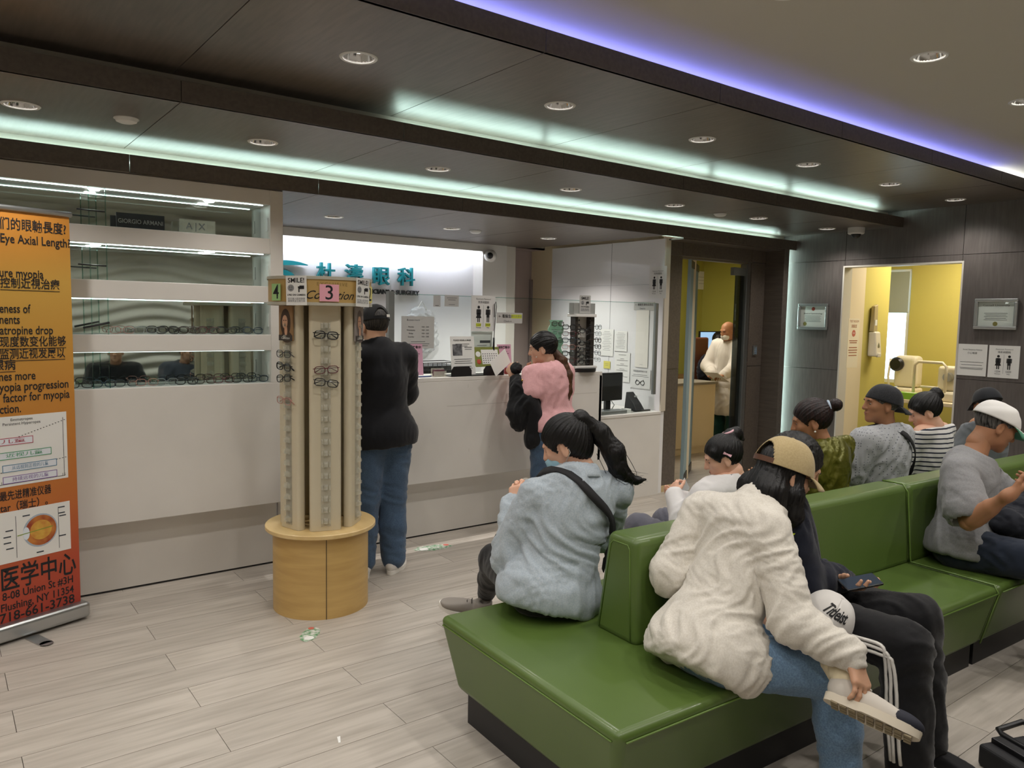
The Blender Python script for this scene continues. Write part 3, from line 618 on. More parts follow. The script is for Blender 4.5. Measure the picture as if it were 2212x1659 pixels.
for s_, right, z, size, wdt, ul in (('们的眼軸長度?', 0.018, 2.045, 0.062, 0.31, 0), ('Eye Axial Length?', 0.0, 1.977, 0.060, 0.325, 0), ('ure myopia', 0.135, 1.813, 0.060, 0.20, 0), ('控制近視治療', 0.058, 1.763, 0.055, 0.275, 1),
        ('eness of', 0.202, 1.641, 0.060, 0.14, 0), ('nents', 0.252, 1.588, 0.060, 0.09, 0), ('atropine drop', 0.097, 1.536, 0.060, 0.245, 0), ('现度数变化能够', 0.035, 1.478, 0.056, 0.31, 1), ('监测近视发展以', 0.042, 1.419, 0.056, 0.305, 1), ('眼病', 0.279, 1.367, 0.056, 0.10, 1),
        ('nes more', 0.189, 1.312, 0.060, 0.165, 0), ('yopia progression', 0.028, 1.260, 0.060, 0.325, 0), ('factor for myopia', 0.025, 1.207, 0.060, 0.315, 0), ('ction.', 0.261, 1.153, 0.060, 0.095, 0),
        ('最先进精准仪器', 0.132, 0.725, 0.05, 0.24, 0), ('star（瑞士）。', 0.138, 0.668, 0.05, 0.235, 0), ('医学中心', 0.022, 0.305, 0.13, 0.36, 0), ('8-08 Union St #3H', 0.036, 0.226, 0.055, 0.34, 0), ('Flushing, NY 11354', 0.036, 0.171, 0.055, 0.35, 0), ('718-661-3738', 0.033, 0.119, 0.066, 0.36, 0)):
    text(s_, size, m_ink, ban, BM(right + wdt / 2, z), width=wdt, bold=0.012)
    if ul: MB().box(0.40 - right - wdt, 0.40 - right, -0.0022, -0.0012, z - 0.032, z - 0.029).build('underline', m_ink, ban)
MB().box(-0.10, 0.355, -0.0022, -0.0012, 0.772, 1.118).build('chart_box', m_paper, ban)
CB = [('#b3475a', 0.995, -0.05, 0.19, '视儿童'), ('#3f9a6a', 0.925, 0.02, 0.275, '近视儿童'), ('#4a7fa0', 0.862, 0.045, 0.30, '从远视到正视的儿童'), ('#8a6aa8', 0.805, 0.045, 0.30, '持续远视的儿童')]
for c_, z, a, b_, s_ in CB:
    MB().box(a, b_, -0.0032, -0.0024, z - 0.017, z + 0.017).build('chart_bar', mat('bar_' + c_, '#dfe3ea', 0.7), ban)
    q = MB()
    for (x0, x1, z0, z1) in ((a, b_, z + 0.015, z + 0.018), (a, b_, z - 0.018, z - 0.015), (a, a + 0.003, z - 0.018, z + 0.018), (b_ - 0.003, b_, z - 0.018, z + 0.018)): q.box(x0, x1, -0.0036, -0.003, z0, z1)
    q.build('bar_outline', mat('barline_' + c_, c_, 0.7), ban); text(s_, 0.022, mat('barline_' + c_, c_), ban, T4((a + b_) / 2, -0.004, z) @ Matrix.Rotation(PI / 2, 4, 'X'), width=min(0.17, (b_ - a) * .7))
q = MB()
for i in range(30): x = -0.08 + i * 0.0145; q.box(x, x + 0.006, -0.003, -0.0024, 0.955 + 0.12 * i / 29, 0.958 + 0.12 * i / 29); q.box(x, x + 0.008, -0.003, -0.0024, 0.83 + 0.05 * i / 29, 0.8325 + 0.05 * i / 29)
q.box(-0.09, 0.34, -0.003, -0.0024, 0.785, 0.787).box(0.335, 0.337, -0.003, -0.0024, 0.785, 1.09).build('chart_line', m_ink, ban)
text('Emmetropes\nPersistent Hyperopes', 0.02, m_ink, ban, T4(0.14, -0.003, 1.09) @ Matrix.Rotation(PI / 2, 4, 'X'))
for i, n_ in enumerate(('11', '12', '13', '14', '15')): text(n_, 0.02, m_ink, ban, T4(0.045 + i * 0.072, -0.003, 0.778 + 0.014) @ Matrix.Rotation(PI / 2, 4, 'X'))
MB().box(-0.10, 0.358, -0.0022, -0.0012, 0.392, 0.648).build('eye_box', m_paper, ban)
def fl(pts, m, nm, y): MB().add([(x, y, z) for x, z in pts], [tuple(range(len(pts)))]).build(nm, m, ban)
def el(cx_, cz_, rx, rz, n=32): return [(cx_ + rx * math.cos(2 * PI * i / n), cz_ + rz * math.sin(2 * PI * i / n)) for i in range(n)]
fl(el(0.21, 0.525, 0.083, 0.085), mat('eye_rim', '#aab6c4', 0.6), 'eye_drawing', -0.0026); fl(el(0.212, 0.525, 0.075, 0.077), mat('eye_ball', '#8f2f22', 0.6, var=('#c9803a', 14, (1, 1, 1), 2)), 'eye_drawing', -0.0030)
fl(el(0.212, 0.527, 0.052, 0.05), mat('eye_inner', '#c98a3c', 0.6, var=('#d9b04a', 20, (1, 1, 1), 2)), 'eye_drawing', -0.0034); fl(el(0.142, 0.522, 0.016, 0.032), mat('eye_lens', '#dfe6ee', 0.6), 'eye_drawing', -0.0036)
fl([(0.10, 0.517), (0.27, 0.532), (0.27, 0.536), (0.10, 0.521)], mat('eye_ray', '#7f9a3a', 0.6), 'eye_drawing', -0.0038)
q = MB()
for x in (0.095, 0.298): q.box(x, x + 0.002, -0.003, -0.0024, 0.41, 0.62)
for (x, z) in ((0.31, 0.62), (0.31, 0.59), (0.315, 0.575), (0.312, 0.47), (0.06, 0.55), (0.05, 0.52), (0.05, 0.49), (0.06, 0.46), (0.14, 0.61), (0.2, 0.41)): q.box(x - 0.012, x + 0.022, -0.003, -0.0024, z, z + 0.006)
q.build('diagram_marks', mat('dark_ink', '#3a4048', 0.8), ban)
# ================================================================ FIGURE TOOLKIT (smooth blended solids -> one surface)
def V3(*a): return np.array(a, float)
def nrm(v): v = np.asarray(v, float); return v / (np.linalg.norm(v) + 1e-12)
class SDF:
    """list of blended primitives; ops: add, sub, cut (keep side n.(p-o)<=0)"""
    def __init__(s): s.p = []; s.cuts = []; s.subs = []
    def rc(s, a, b, ra, rb, k=0.02): s.p.append(('rc', V3(*a), V3(*b), ra, rb, k)); return s
    def el(s, c, r, R=None, k=0.03): s.p.append(('el', V3(*c), V3(*(r if np.ndim(r) else (r, r, r))), np.eye(3) if R is None else np.asarray(R, float), 0, k)); return s
    def chain(s, P, R, k=0.02):
        for i in range(len(P) - 1): s.rc(P[i], P[i + 1], R[i], R[i + 1], k)
        return s
    def cut(s, o, n): s.cuts.append((V3(*o), nrm(n))); return s
    def sub(s, c, r, R=None, k=0.01): s.subs.append(('el', V3(*c), V3(*(r if np.ndim(r) else (r, r, r))), np.eye(3) if R is None else np.asarray(R, float), 0, k)); return s
    @staticmethod
    def ev(q, P):
        if q[0] == 'rc':
            _, a, b, ra, rb, k = q; ba = b - a; L2 = ba @ ba + 1e-12; h = np.clip(((P - a) @ ba) / L2, 0, 1)
            return np.sqrt(((P - a - h[..., None] * ba) ** 2).sum(-1)) - (ra + (rb - ra) * h)
        _, c, r, R, _x, k = q; l = (P - c) @ R; k0 = np.sqrt(((l / r) ** 2).sum(-1)); k1 = np.sqrt(((l / (r * r)) ** 2).sum(-1)) + 1e-9
        return k0 * (k0 - 1.0) / k1
    @staticmethod
    def bb(q):
        if q[0] == 'rc': m = max(q[3], q[4]); return np.minimum(q[1], q[2]) - m, np.maximum(q[1], q[2]) + m
        m = q[2].max(); return q[1] - m, q[1] + m
    def mesh(s, h):
        B = [s.bb(q) for q in s.p]; lo = np.min([b[0] for b in B], 0) - 3 * h - 0.01; hi = np.max([b[1] for b in B], 0) + 3 * h + 0.01
        n = np.ceil((hi - lo) / h).astype(int) + 1; D = np.full(n, 1.0, np.float32); ax = [lo[i] + h * np.arange(n[i]) for i in range(3)]
        def block(b0, b1):
            i0 = np.clip(np.floor((b0 - lo) / h).astype(int), 0, n - 1); i1 = np.clip(np.ceil((b1 - lo) / h).astype(int) + 1, 1, n); sl = tuple(slice(a, b) for a, b in zip(i0, i1))
            return sl, np.stack(np.meshgrid(ax[0][sl[0]], ax[1][sl[1]], ax[2][sl[2]], indexing='ij'), -1)
        for q, b in zip(s.p, B):
            k = q[5]; m = k + 2.5 * h; sl, P = block(b[0] - m, b[1] + m); d = s.ev(q, P); o = D[sl]; t = np.clip(0.5 + 0.5 * (o - d) / k, 0, 1)
            D[sl] = o * (1 - t) + d * t - k * t * (1 - t)
        for q in s.subs:
            b = s.bb(q); k = q[5]; sl, P = block(b[0] - k - 2 * h, b[1] + k + 2 * h); d = -s.ev(q, P); o = D[sl]; t = np.clip(0.5 - 0.5 * (o - d) / k, 0, 1); D[sl] = o * (1 - t) + d * t + k * t * (1 - t)
        for o, nn in s.cuts:
            d = (nn[0] * (ax[0] - o[0]))[:, None, None] + (nn[1] * (ax[1] - o[1]))[None, :, None] + (nn[2] * (ax[2] - o[2]))[None, None, :]; D = np.maximum(D, d)
        return surf_nets(D, lo, h)
def surf_nets(D, lo, h):
    S = D < 0; c = [slice(0, -1), slice(1, None)]; cnt = np.zeros(tuple(x - 1 for x in D.shape), np.int8)
    for i in (0, 1):
        for j in (0, 1):
            for k in (0, 1): cnt += S[c[i], c[j], c[k]]
    act = np.argwhere((cnt > 0) & (cnt < 8)); idx = np.full(cnt.shape, -1, np.int32); idx[act[:, 0], act[:, 1], act[:, 2]] = np.arange(len(act))
    acc = np.zeros((len(act), 3)); w = np.zeros(len(act))
    for a in range(3):
        o = [x for x in range(3) if x != a]
        for i in (0, 1):
            for j in (0, 1):
                off = np.zeros(3, int); off[o[0]] = i; off[o[1]] = j; p = act + off; q = p.copy(); q[:, a] += 1
                d0 = D[p[:, 0], p[:, 1], p[:, 2]]; d1 = D[q[:, 0], q[:, 1], q[:, 2]]; m = (d0 < 0) != (d1 < 0); t = np.where(m, d0 / np.where(m, d0 - d1, 1), 0)
                pos = off[None].repeat(len(act), 0).astype(float); pos[:, a] += t; acc += pos * m[:, None]; w += m
    V = lo + h * (act + acc / np.maximum(w, 1)[:, None]); F = []
    for a in range(3):
        b, cx_ = (a + 1) % 3, (a + 2) % 3; s0 = [slice(None)] * 3; s1 = [slice(None)] * 3; s0[a] = slice(0, -1); s1[a] = slice(1, None)
        ch = S[tuple(s0)] != S[tuple(s1)]; e = np.argwhere(ch); e = e[(e[:, b] > 0) & (e[:, cx_] > 0) & (e[:, b] < D.shape[b] - 1) & (e[:, cx_] < D.shape[cx_] - 1)]
        if not len(e): continue
        def g(db, dc): p = e.copy(); p[:, b] += db; p[:, cx_] += dc; return idx[p[:, 0], p[:, 1], p[:, 2]]
        q = np.stack([g(-1, -1), g(0, -1), g(0, 0), g(-1, 0)], 1); fl = S[e[:, 0], e[:, 1], e[:, 2]]
        q[~fl] = q[~fl][:, ::-1]; F.append(q)
    return V, np.concatenate(F) if F else np.zeros((0, 4), int)
def vnorm(V, F):
    n = np.cross(V[F[:, 2]] - V[F[:, 0]], V[F[:, 3]] - V[F[:, 1]]); N = np.zeros_like(V)
    for i in range(4): np.add.at(N, F[:, i], n)
    return N / (np.linalg.norm(N, axis=1)[:, None] + 1e-12)
def wrinkle(VF, amp=0.006, scale=0.10, seed=0, fine=0.3, flow=None):
    V, F = VF; r = np.random.default_rng(seed); N = vnorm(V, F); P = V.copy()
    if flow is not None: f = nrm(flow); P = P - np.outer(P @ f, f) * 0.88
    wp = P + 0.35 * scale * np.stack([np.sin(V @ nrm(r.normal(size=3)) * 2 * PI / (2.3 * scale) + r.uniform(0, 6)) for _ in range(3)], 1)
    def ridge(sc, m):
        s_ = sum(np.sin(wp @ (nrm(r.normal(size=3)) * 2 * PI / (sc * r.uniform(0.7, 1.5))) + r.uniform(0, 6.3)) for _ in range(m)) / m ** 0.5
        return 1.0 - np.clip(1.3 * s_ * s_, 0, 1)
    d = amp * (ridge(scale, 3) + fine * ridge(scale * 0.45, 3)); V = V + N * d[:, None]; return V, F
def comb(VF, tie, n=46, amp=.0022, seed=1):
    """strand grooves radiating from the point `tie` (head space)"""
    V, F = VF; N = vnorm(V, F); t = np.asarray(tie, float); a = nrm(t); u = nrm(np.cross(a, (1, .2, .1))); w = np.cross(a, u); d = V - t * .2; ph = np.arctan2(d @ w, d @ u); r = np.random.default_rng(seed)
    rad = np.linalg.norm(V - t, axis=1); q = sum(np.sin(ph * k + r.uniform(0, 6) + 6 * np.sin(rad * 9 + r.uniform(0, 6)) * .25) for k in (n, int(n * 1.6), int(n * .55))) / 3
    return V + N * (amp * q)[:, None], F
def snap(P, VF, out=.006):
    V, F = VF; N = vnorm(V, F); R = []
    for p in P:
        i = np.argmin(((V - np.asarray(p)) ** 2).sum(1)); R.append(V[i] + N[i] * out)
    return np.array(R), [N[np.argmin(((V - np.asarray(p)) ** 2).sum(1))] for p in P]
def join(*parts):
    Vs = []; Fs = []; n = 0
    for V, F in parts: Vs.append(V); Fs.append(F + n); n += len(V)
    return np.concatenate(Vs), np.concatenate(Fs)
def vf_obj(name, VF, m, parent=None, offset=(0, 0, 0)):
    V, F = VF; V = V - np.asarray(offset); me = bpy.data.meshes.new(name); nv, nf = len(V), len(F)
    me.vertices.add(nv); me.vertices.foreach_set('co', V.astype(np.float32).ravel()); me.loops.add(nf * 4); me.loops.foreach_set('vertex_index', F.astype(np.int32).ravel())
    me.polygons.add(nf); me.polygons.foreach_set('loop_start', np.arange(0, nf * 4, 4, dtype=np.int32)); me.polygons.foreach_set('use_smooth', np.ones(nf, bool)); me.update(calc_edges=True)
    return link(name, me, m, parent)
def tf(VF, M): V, F = VF; M = np.array(M); return V @ M[:3, :3].T + M[:3, 3], F
def headM(c, fwd, up=(0, 0, 1), s=1.0):
    y = nrm(fwd); x = nrm(np.cross(y, up)); z = np.cross(x, y); M = np.eye(4); M[:3, 0] = x * s; M[:3, 1] = y * s; M[:3, 2] = z * s; M[:3, 3] = c; return M
HEADC = {}
def head_skin(female=False):
    k_ = female
    if k_ in HEADC: return HEADC[k_]
    S = SDF(); S.el((0, -.012, .03), (.075, .094, .087)).el((0, .022, -.02), (.064, .07, .083), k=.03).el((0, .034, -.062), (.046 if female else .052, .048, .042), k=.03).el((0, .074, -.090), .017 if female else .02, k=.03)
    S.rc((0, .088, .020), (0, .106, -.020), .008, .0125, .014).rc((-.034, .080, .030), (.034, .080, .030), .010, .010, .02).el((-.040, .060, -.014), .022, k=.02).el((.040, .060, -.014), .022, k=.02)
    S.el((0, .088, -.050), (.021, .012, .0065), k=.008).el((0, .086, -.062), (.018, .012, .007), k=.008).rc((-.012, .098, -.022), (.012, .098, -.022), .007, .007, .008)
    for sx in (-1, 1): S.el((sx * .0765, -.010, -.008), (.008, .019, .031), k=.008).el((sx * .077, -.004, -.032), (.007, .010, .012), k=.008)
    S.rc((0, -.020, -.06), (0, -.030, -.115), .050 if female else .056, .050 if female else .056, .03)
    for sx in (-1, 1): S.sub((sx * .031, .096, .008), .013, k=.012); S.sub((sx * .0855, -.006, -.002), (.006, .010, .018), k=.005)
    HEADC[k_] = S.mesh(.0045); return HEADC[k_]
def add_face(o, M, off, browm, lip='#9c5f55', iris=True):
    e = MB(); i_ = MB(); br = MB()
    for sx in (-1, 1):
        e.sphere((sx * .031, .0745, .008), (.0125, .0105, .006), 12, 8); i_.sphere((sx * .031, .0815, .007), .0046, 8, 6)
        br.tube([(sx * .046, .081, .026), (sx * .032, .0925, .0305), (sx * .016, .093, .027)], [.0015, .0032, .0025], 6)
    e.xf(M).build('eyeballs', mat('eye_white', '#9c9088', .4), o, smooth=True, offset=off); i_.xf(M).build('irises', mat('iris', '#1d1310', .2), o, smooth=True, offset=off)
    br.xf(M).build('eyebrows', browm, o, smooth=True, offset=off)
    MB().sphere((0, .0915, -.0505), (.019, .0105, .0048), 12, 8).sphere((0, .0895, -.0605), (.016, .0105, .0052), 12, 8).xf(M).build('lips', mat('lip_' + lip, lip, .45), o, smooth=True, offset=off)
def hair_cap(S=None, grow=1.0, low=0.0):
    S = S or SDF(); S.el((0, -.018, .034), (.086 * grow, .103 * grow, .096 * grow), k=.02); return S
def finish_hair(S, ears=True, line=0.055, h=.005):
    n = nrm((0, .185, -.135)); S.cut((0, .085, line), n)
    if ears:
        for sx in (-1, 1): S.sub((sx * .085, .004, -.012), (.026, .024, .034), k=.01)
    return S.mesh(h)
def cap_parts(o, M, off, m, brim=True, opening=False, back=False, m_under=None, R=(.089, .110, .105), c=(0, -.012, .028), name='cap', tilt=0.0, soft=0.0, strap=None):
    """cap in head space: dome > brim, button, seams, strap"""
    nu, nv = (120, 36) if opening else (48, 14); G = np.zeros((nu + 1, nv + 1, 3)); Mt = np.array(M) @ np.array(Matrix.Rotation(tilt, 4, 'X'))
    sgn = -1 if back else 1
    for i in range(nu + 1):
        a = 2 * PI * i / nu
        for j in range(nv + 1):
            t = j / nv * PI / 2; rr = math.cos(t) ** 0.72; w = 1 + 0.012 * math.cos(6 * a) * math.sin(2 * t) + soft * (math.sin(3 * a + 5 * t) + .6 * math.sin(5 * a + 9 * t)) * math.sin(2 * t)
            G[i, j] = (c[0] + R[0] * rr * math.sin(a) * w, c[1] + R[1] * rr * math.cos(a) * sgn * w, c[2] + R[2] * math.sin(t) ** 1.15 * w)
    F = []
    for i in range(nu):
        for j in range(nv):
            am = 2 * PI * (i + .5) / nu; bk = abs(am - PI); hole = opening and (bk / math.radians(34)) ** 2 + ((j + .5) / nv / 0.50) ** 2 < 1 and j >= 0
            if not hole: F.append((i * (nv + 1) + j, (i + 1) * (nv + 1) + j, (i + 1) * (nv + 1) + j + 1, i * (nv + 1) + j + 1)[::sgn])
    d = MB().add(G.reshape(-1, 3), F).xf(Mt).build(name, m, o, smooth=50, offset=off, solid=.003)
    if opening:
        P = [(c[0] + R[0] * 1.0 * math.sin(a), c[1] + R[1] * math.cos(a) * sgn, c[2] + .010) for a in np.linspace(PI - .62, PI + .62, 12)]
        g = np.array([[(p[0], p[1], p[2] + z) for z in (-.010, .010)] for p in P]); MB().grid(g).xf(Mt).build('strap', strap or m, d, offset=off, solid=.003)
    s_ = MB()
    for k in range(6):
        i = int(round((k + .5) * nu / 6)); 
        if opening and k in (2, 3): pass
        s_.tube(G[i % nu, (nv // 2 if opening and k in (2, 3) else 0):nv], .0009, 4)
    s_.xf(Mt).build('seams', m, d, offset=off); MB().sphere((c[0], c[1], c[2] + R[2] + .001), (.007, .007, .004), 8, 6).xf(Mt).build('button', m, d, offset=off)
    if brim:
        nb, mb_ = 18, 6; B = np.zeros((nb + 1, mb_ + 1, 3))
        for i in range(nb + 1):
            a = math.radians(-62 + 124 * i / nb)
            for j in range(mb_ + 1):
                q = j / mb_; ext = .072 * (math.cos(a * .80) ** 0.6) * q
                x = c[0] + (R[0] * math.sin(a)) * (1 + .02 * q); y = c[1] + sgn * (R[1] * math.cos(a) + ext); B[i, j] = (x, y, c[2] + .001 - .020 * q * q - .016 * (math.sin(a)) ** 2 * (q + .15) - .005 * q)
        MB().grid(B).xf(Mt).build('brim', m_under or m, d, smooth=True, offset=off, solid=.004)
        if m_under: MB().grid(B + np.array((0, 0, .0026))).xf(Mt).build('brim_top', m, d, smooth=True, offset=off)
    return d
def hand(wr, d, pn, side, curl=(0.5, 0.6, 0.4), spread=0.10, thumb=(0.9, 0.5, 0.5), s=1.0, fore=None, rw=.027, fr=.04, h=.0035, curls=None):
    d = nrm(d); pn = nrm(np.asarray(pn) - d * np.dot(pn, d)); th = nrm(np.cross(d, pn)) * (1 if side == 'R' else -1); wr = np.asarray(wr, float); S = SDF()
    L = [(.030, .072, .0085), (.010, .080, .0088), (-.010, .075, .0085), (-.028, .058, .0075)]
    for i, (lt, ln, r) in enumerate(L):
        b = wr + s * (d * (.088 - .006 * abs(i - 1)) + th * lt); S.rc(wr + s * (d * .012 + th * lt * .55), b, .0155 * s, .0125 * s, .014)
        cv = (curls[i] if curls else curl); ang = 0; p = b; dr0 = nrm(d + th * spread * (1.5 - i) * .6)
        for kx, fr_ in enumerate((.46, .30, .24)):
            ang += cv[kx]; dr = dr0 * math.cos(ang) + pn * math.sin(ang); q = p + dr * ln * fr_ * s; S.rc(p, q, r * (1 - .07 * kx) * s, r * (.94 - .08 * kx) * s, .005); p = q
    a = wr + s * (d * .025 + th * .022 + pn * .006); td = nrm(d * thumb[0] + th * thumb[1] + pn * thumb[2]); b = a + td * .042 * s; t2 = nrm(td + d * .35 + pn * .1); c2 = b + t2 * .030 * s; S.rc(a, b, .0155 * s, .0115 * s, .012).rc(b, c2, .0105 * s, .0095 * s, .006).rc(c2, c2 + nrm(t2 + d * .3) * .022 * s, .0095 * s, .008 * s, .006)
    S.rc(wr - d * .01, wr + d * .02 * s, rw, .026 * s, .02)
    if fore is not None: f = np.asarray(fore, float); S.rc(f, wr, fr, rw, .02); S.rc(f + (wr - f) * .18, f + (wr - f) * .55, fr * 1.02, fr * .85, .03)
    return S.mesh(h)
def shoe(o, off, an, fwd, up=(0, 0, 1), m=None, m_sole=None, s=1.0, lace=None, roll=None, m_toe=None):
    """an: point on the sole under the ankle; returns shoe part with sole sub-part"""
    x = nrm(fwd); z = nrm(np.asarray(up, float) - x * np.dot(up, x)); y = np.cross(z, x); M = np.eye(4); M[:3, 0] = x * s; M[:3, 1] = y * s; M[:3, 2] = z * s; M[:3, 3] = an
    S = SDF().el((-.028, 0, .055), (.050, .037, .050), k=.02).el((.06, 0, .045), (.085, .040, .040), k=.03).el((.135, .002, .038), (.062, .043, .028), k=.03).rc((-.022, 0, .06), (-.03, 0, .105), .036, .037, .03); S.cut((0, 0, .018), (0, 0, -1)); S.cut((-.03, 0, .100), (.25, 0, 1)); S.sub((-.03, 0, .12), (.028, .026, .05), k=.008)
    u = vf_obj('shoe', tf(S.mesh(.006), M), m, o, off)
    def outline(g):
        P = []
        for i in range(40):
            a = 2 * PI * i / 40; cx = .062 + .137 * math.cos(a); w = .046 * (1 - .16 * math.cos(2 * a - 0.3)) if math.cos(a) > -.2 else .040; P.append((cx * 1.0 + (g if math.cos(a) > 0 else -g), math.copysign(abs(math.sin(a)) ** .75, math.sin(a)) * (w + g)))
        return P
    A, B = outline(0.0), outline(.002); n = len(A); V = [(x_, y_, 0.0 + .010 * max(0, (x_ - .13) / .07) ** 2) for x_, y_ in A] + [(x_, y_, .026 + .012 * max(0, (x_ - .13) / .07) ** 2) for x_, y_ in B]
    MB().add(V, [tuple(range(n))[::-1], tuple(range(n, 2 * n))] + [(i, (i + 1) % n, n + (i + 1) % n, n + i) for i in range(n)]).xf(M).build('sole', m_sole, u, smooth=50, offset=off)
    if lace:
        q = MB()
        for i in range(4): xx_ = .035 + i * .022; zz_ = .090 - i * .011; q.tube([(xx_, -.022, zz_ - .006), (xx_ + .004, 0, zz_), (xx_, .022, zz_ - .006)], .0028, 5)
        q.xf(M).build('laces', lace, u, smooth=True, offset=off)
    return u, M
m_skin = mat('skin', '#c69a7e', .5, spec=.35, sss=.12, bump=(220, .06, 2, (1, 1, 1), .002))
m_skin2 = mat('skin_tan', '#a9795a', .5, spec=.35, sss=.10, bump=(220, .06, 2, (1, 1, 1), .002))
m_skin3 = mat('skin_pale', '#dcae94', .5, spec=.35, sss=.12)
def hair_mat(n, c, r=.42): return mat(n, c, r, spec=.35, bump=(60, .5, 3, (3, 3, .6), .004), var=('#0b0a0b' if n != 'hair_brown' else '#5a3a24', 20, (6, 6, .5), 3))
m_hair = hair_mat('hair_black', '#0e0c0b'); m_hairg = hair_mat('hair_grey', '#6f6c69', .5); m_hairb = hair_mat('hair_brown', '#3a2416')
def cloth(name, col, rough=.85, wr=.30, sc=26, col2=None, sheen=.15, **k): return mat(name, col, rough, spec=.25, sheen=sheen, bump=(sc * 2, wr * .6, 5, (1, 1, 1), .006), var=(col2 or col, 170, (1, 1, 1), 3), **k)
def figure(label, base, J, shirt, pants, skin, female=False, hs=1.0, vox=.011, face=True, browm=None, facing=None, tk=1.0, name='person', lip='#9c5f55'):
    """J: world-space joints. Returns (obj, offset, head matrix)."""
    j = {k: V3(*v) for k, v in J.items() if k not in ('hf', 'hu', 'fw', 'handL', 'handR')}; off = V3(*base)
    up = nrm(j['neck'] - j['pel']); rt = nrm(j['shR'] - j['shL']); rt = nrm(rt - up * (rt @ up)); fw = np.cross(up, rt); R = np.stack([rt, fw, up], 1)
    hu = nrm(J.get('hu', (0, 0, 1))); HM = headM(j['head'], J['hf'], hu, hs)
    T = np.linalg.norm(j['neck'] - j['pel']); P = lambda f, y=0, x=0: j['pel'] + up * T * f + fw * y + rt * x
    hw = .092 * tk; hipL = J.get('hipL') and V3(*J['hipL']); hipL = j['pel'] - rt * hw - up * .03 if hipL is None else hipL; hipR = J.get('hipR') and V3(*J['hipR']); hipR = j['pel'] + rt * hw - up * .03 if hipR is None else hipR
    tor = lambda S, t: S.el(P(0.0, -.005), (.160 * tk + t, .112 * tk + t, .105 + t), R, .05).el(P(.30, .005), (.140 * tk + t, .105 * tk + t, .15 + t), R, .06).el(P(.66), (.158 * tk + t, .112 * tk + t, .17 + t), R, .06).rc(j['shL'] * .84 + j['shR'] * .16, j['shR'] * .84 + j['shL'] * .16, .060 + t, .060 + t, .05).el(P(.90, -.01), (.10 + t, .07 + t, .06 + t), R, .05)
    # ---- body
    S = SDF(); tor(S, 0.0); S.rc(j['neck'] - up * .03, j['neck'] + up * .02, .06, .055, .03)
    for s_ in 'LR':
        S.rc(j['sh' + s_], j['el' + s_], .050 * tk, .040 * tk, .03).rc(j['el' + s_], j['wr' + s_], .040 * tk, .027, .02)
        S.rc(hipL if s_ == 'L' else hipR, j['kn' + s_], .085 * tk, .058, .05).rc(j['kn' + s_], j['an' + s_], .056, .036, .02)
    hb_ = (HM @ np.array((0, -.026, -.09, 1)))[:3]; NS = SDF().rc(j['neck'] - up * .045, j['neck'] + up * .0, .064, .058 if not female else .052, .02).rc(j['neck'], hb_, .058 if not female else .051, .056 if not female else .050, .02)
    parts = [S.mesh(.018), tf(head_skin(female), HM), NS.mesh(.007)]
    for s_ in 'LR':
        hd = J.get('hand' + s_)
        if hd: parts.append(hand(j['wr' + s_], hd[0], hd[1], s_, fore=j['el' + s_] * .8 + j['wr' + s_] * .2 if not hd[2].get('short') else j['el' + s_], fr=(.040 if hd[2].get('short') else .036) * tk, rw=.026 * tk if not female else .023, **{k: v for k, v in hd[2].items() if k != 'short'}))
        else: S2 = None; parts.append(hand(j['wr' + s_], nrm(j['wr' + s_] - j['el' + s_]), np.cross(rt, nrm(j['wr' + s_] - j['el' + s_])), s_, h=.0045))
    o = vf_obj(name, join(*parts), skin, None, off); o.location = base; tag(o, label, 'person')
    if face: add_face(o, HM, off, browm or m_hair, lip)
    # ---- trousers
    if pants:
        t = pants.get('t', .012); S = SDF(); S.el(P(0.0, -.005), (.160 * tk + t, .114 * tk + t, .115 + t), R, .05).el(P(.16), (.140 * tk + min(t, .008), .100 * tk + min(t, .008), .08 + t), R, .05)
        for s_ in 'LR':
            h_ = hipL if s_ == 'L' else hipR; k_, a_ = j['kn' + s_], j['an' + s_]; a_ = k_ + (a_ - k_) * pants.get('frac' + s_, 1.0); lr = pants.get('leg', .050)
            S.rc(h_, k_, .088 * tk + t, .064 + t, .05).rc(k_, k_ * .5 + a_ * .5, .062 + t, (.056 + lr) / 2 + t, .03).rc(k_ * .5 + a_ * .5, a_, (.056 + lr) / 2 + t, lr + t * .6, .03)
        for s_ in 'LR':
            k_, a_ = j['kn' + s_], j['an' + s_]; dn = nrm(a_ - k_); S.cut(a_ + dn * pants.get('hem', .0), dn) if pants.get('cutleg', True) and abs(dn[2]) > .9 else None
        S.cut(P(pants.get('top', .26)), up); PG = wrinkle(S.mesh(vox), pants.get('amp', .005), pants.get('sc', .11), pants.get('seed', 3), .3, pants.get('flow')); vf_obj('trousers', PG, pants['m'], o, off)
    # ---- shirt / jacket
    t = shirt.get('t', .016); S = SDF(); tor(S, t); hem = shirt.get('hem', -.12); pt = (pants or {}).get('t', .012) + (pants or {}).get('amp', .005) * 1.3 + .008; pe = max(t, pt)
    S.el(P(0.0, -.005), (.160 * tk + pe, .114 * tk + pe, .115 + pe), R, .05)
    if hem < -.03:
        for h_, k_ in ((hipL, j['knL']), (hipR, j['knR'])): S.rc(h_, h_ + (k_ - h_) * .12, .088 * tk + pe, .085 * tk + pe, .04)
    S.el(P(hem / T * .55, -.005), (.165 * tk + t + shirt.get('flare', .01), .120 * tk + t + shirt.get('flare', .01), .10 + t), R, .05)
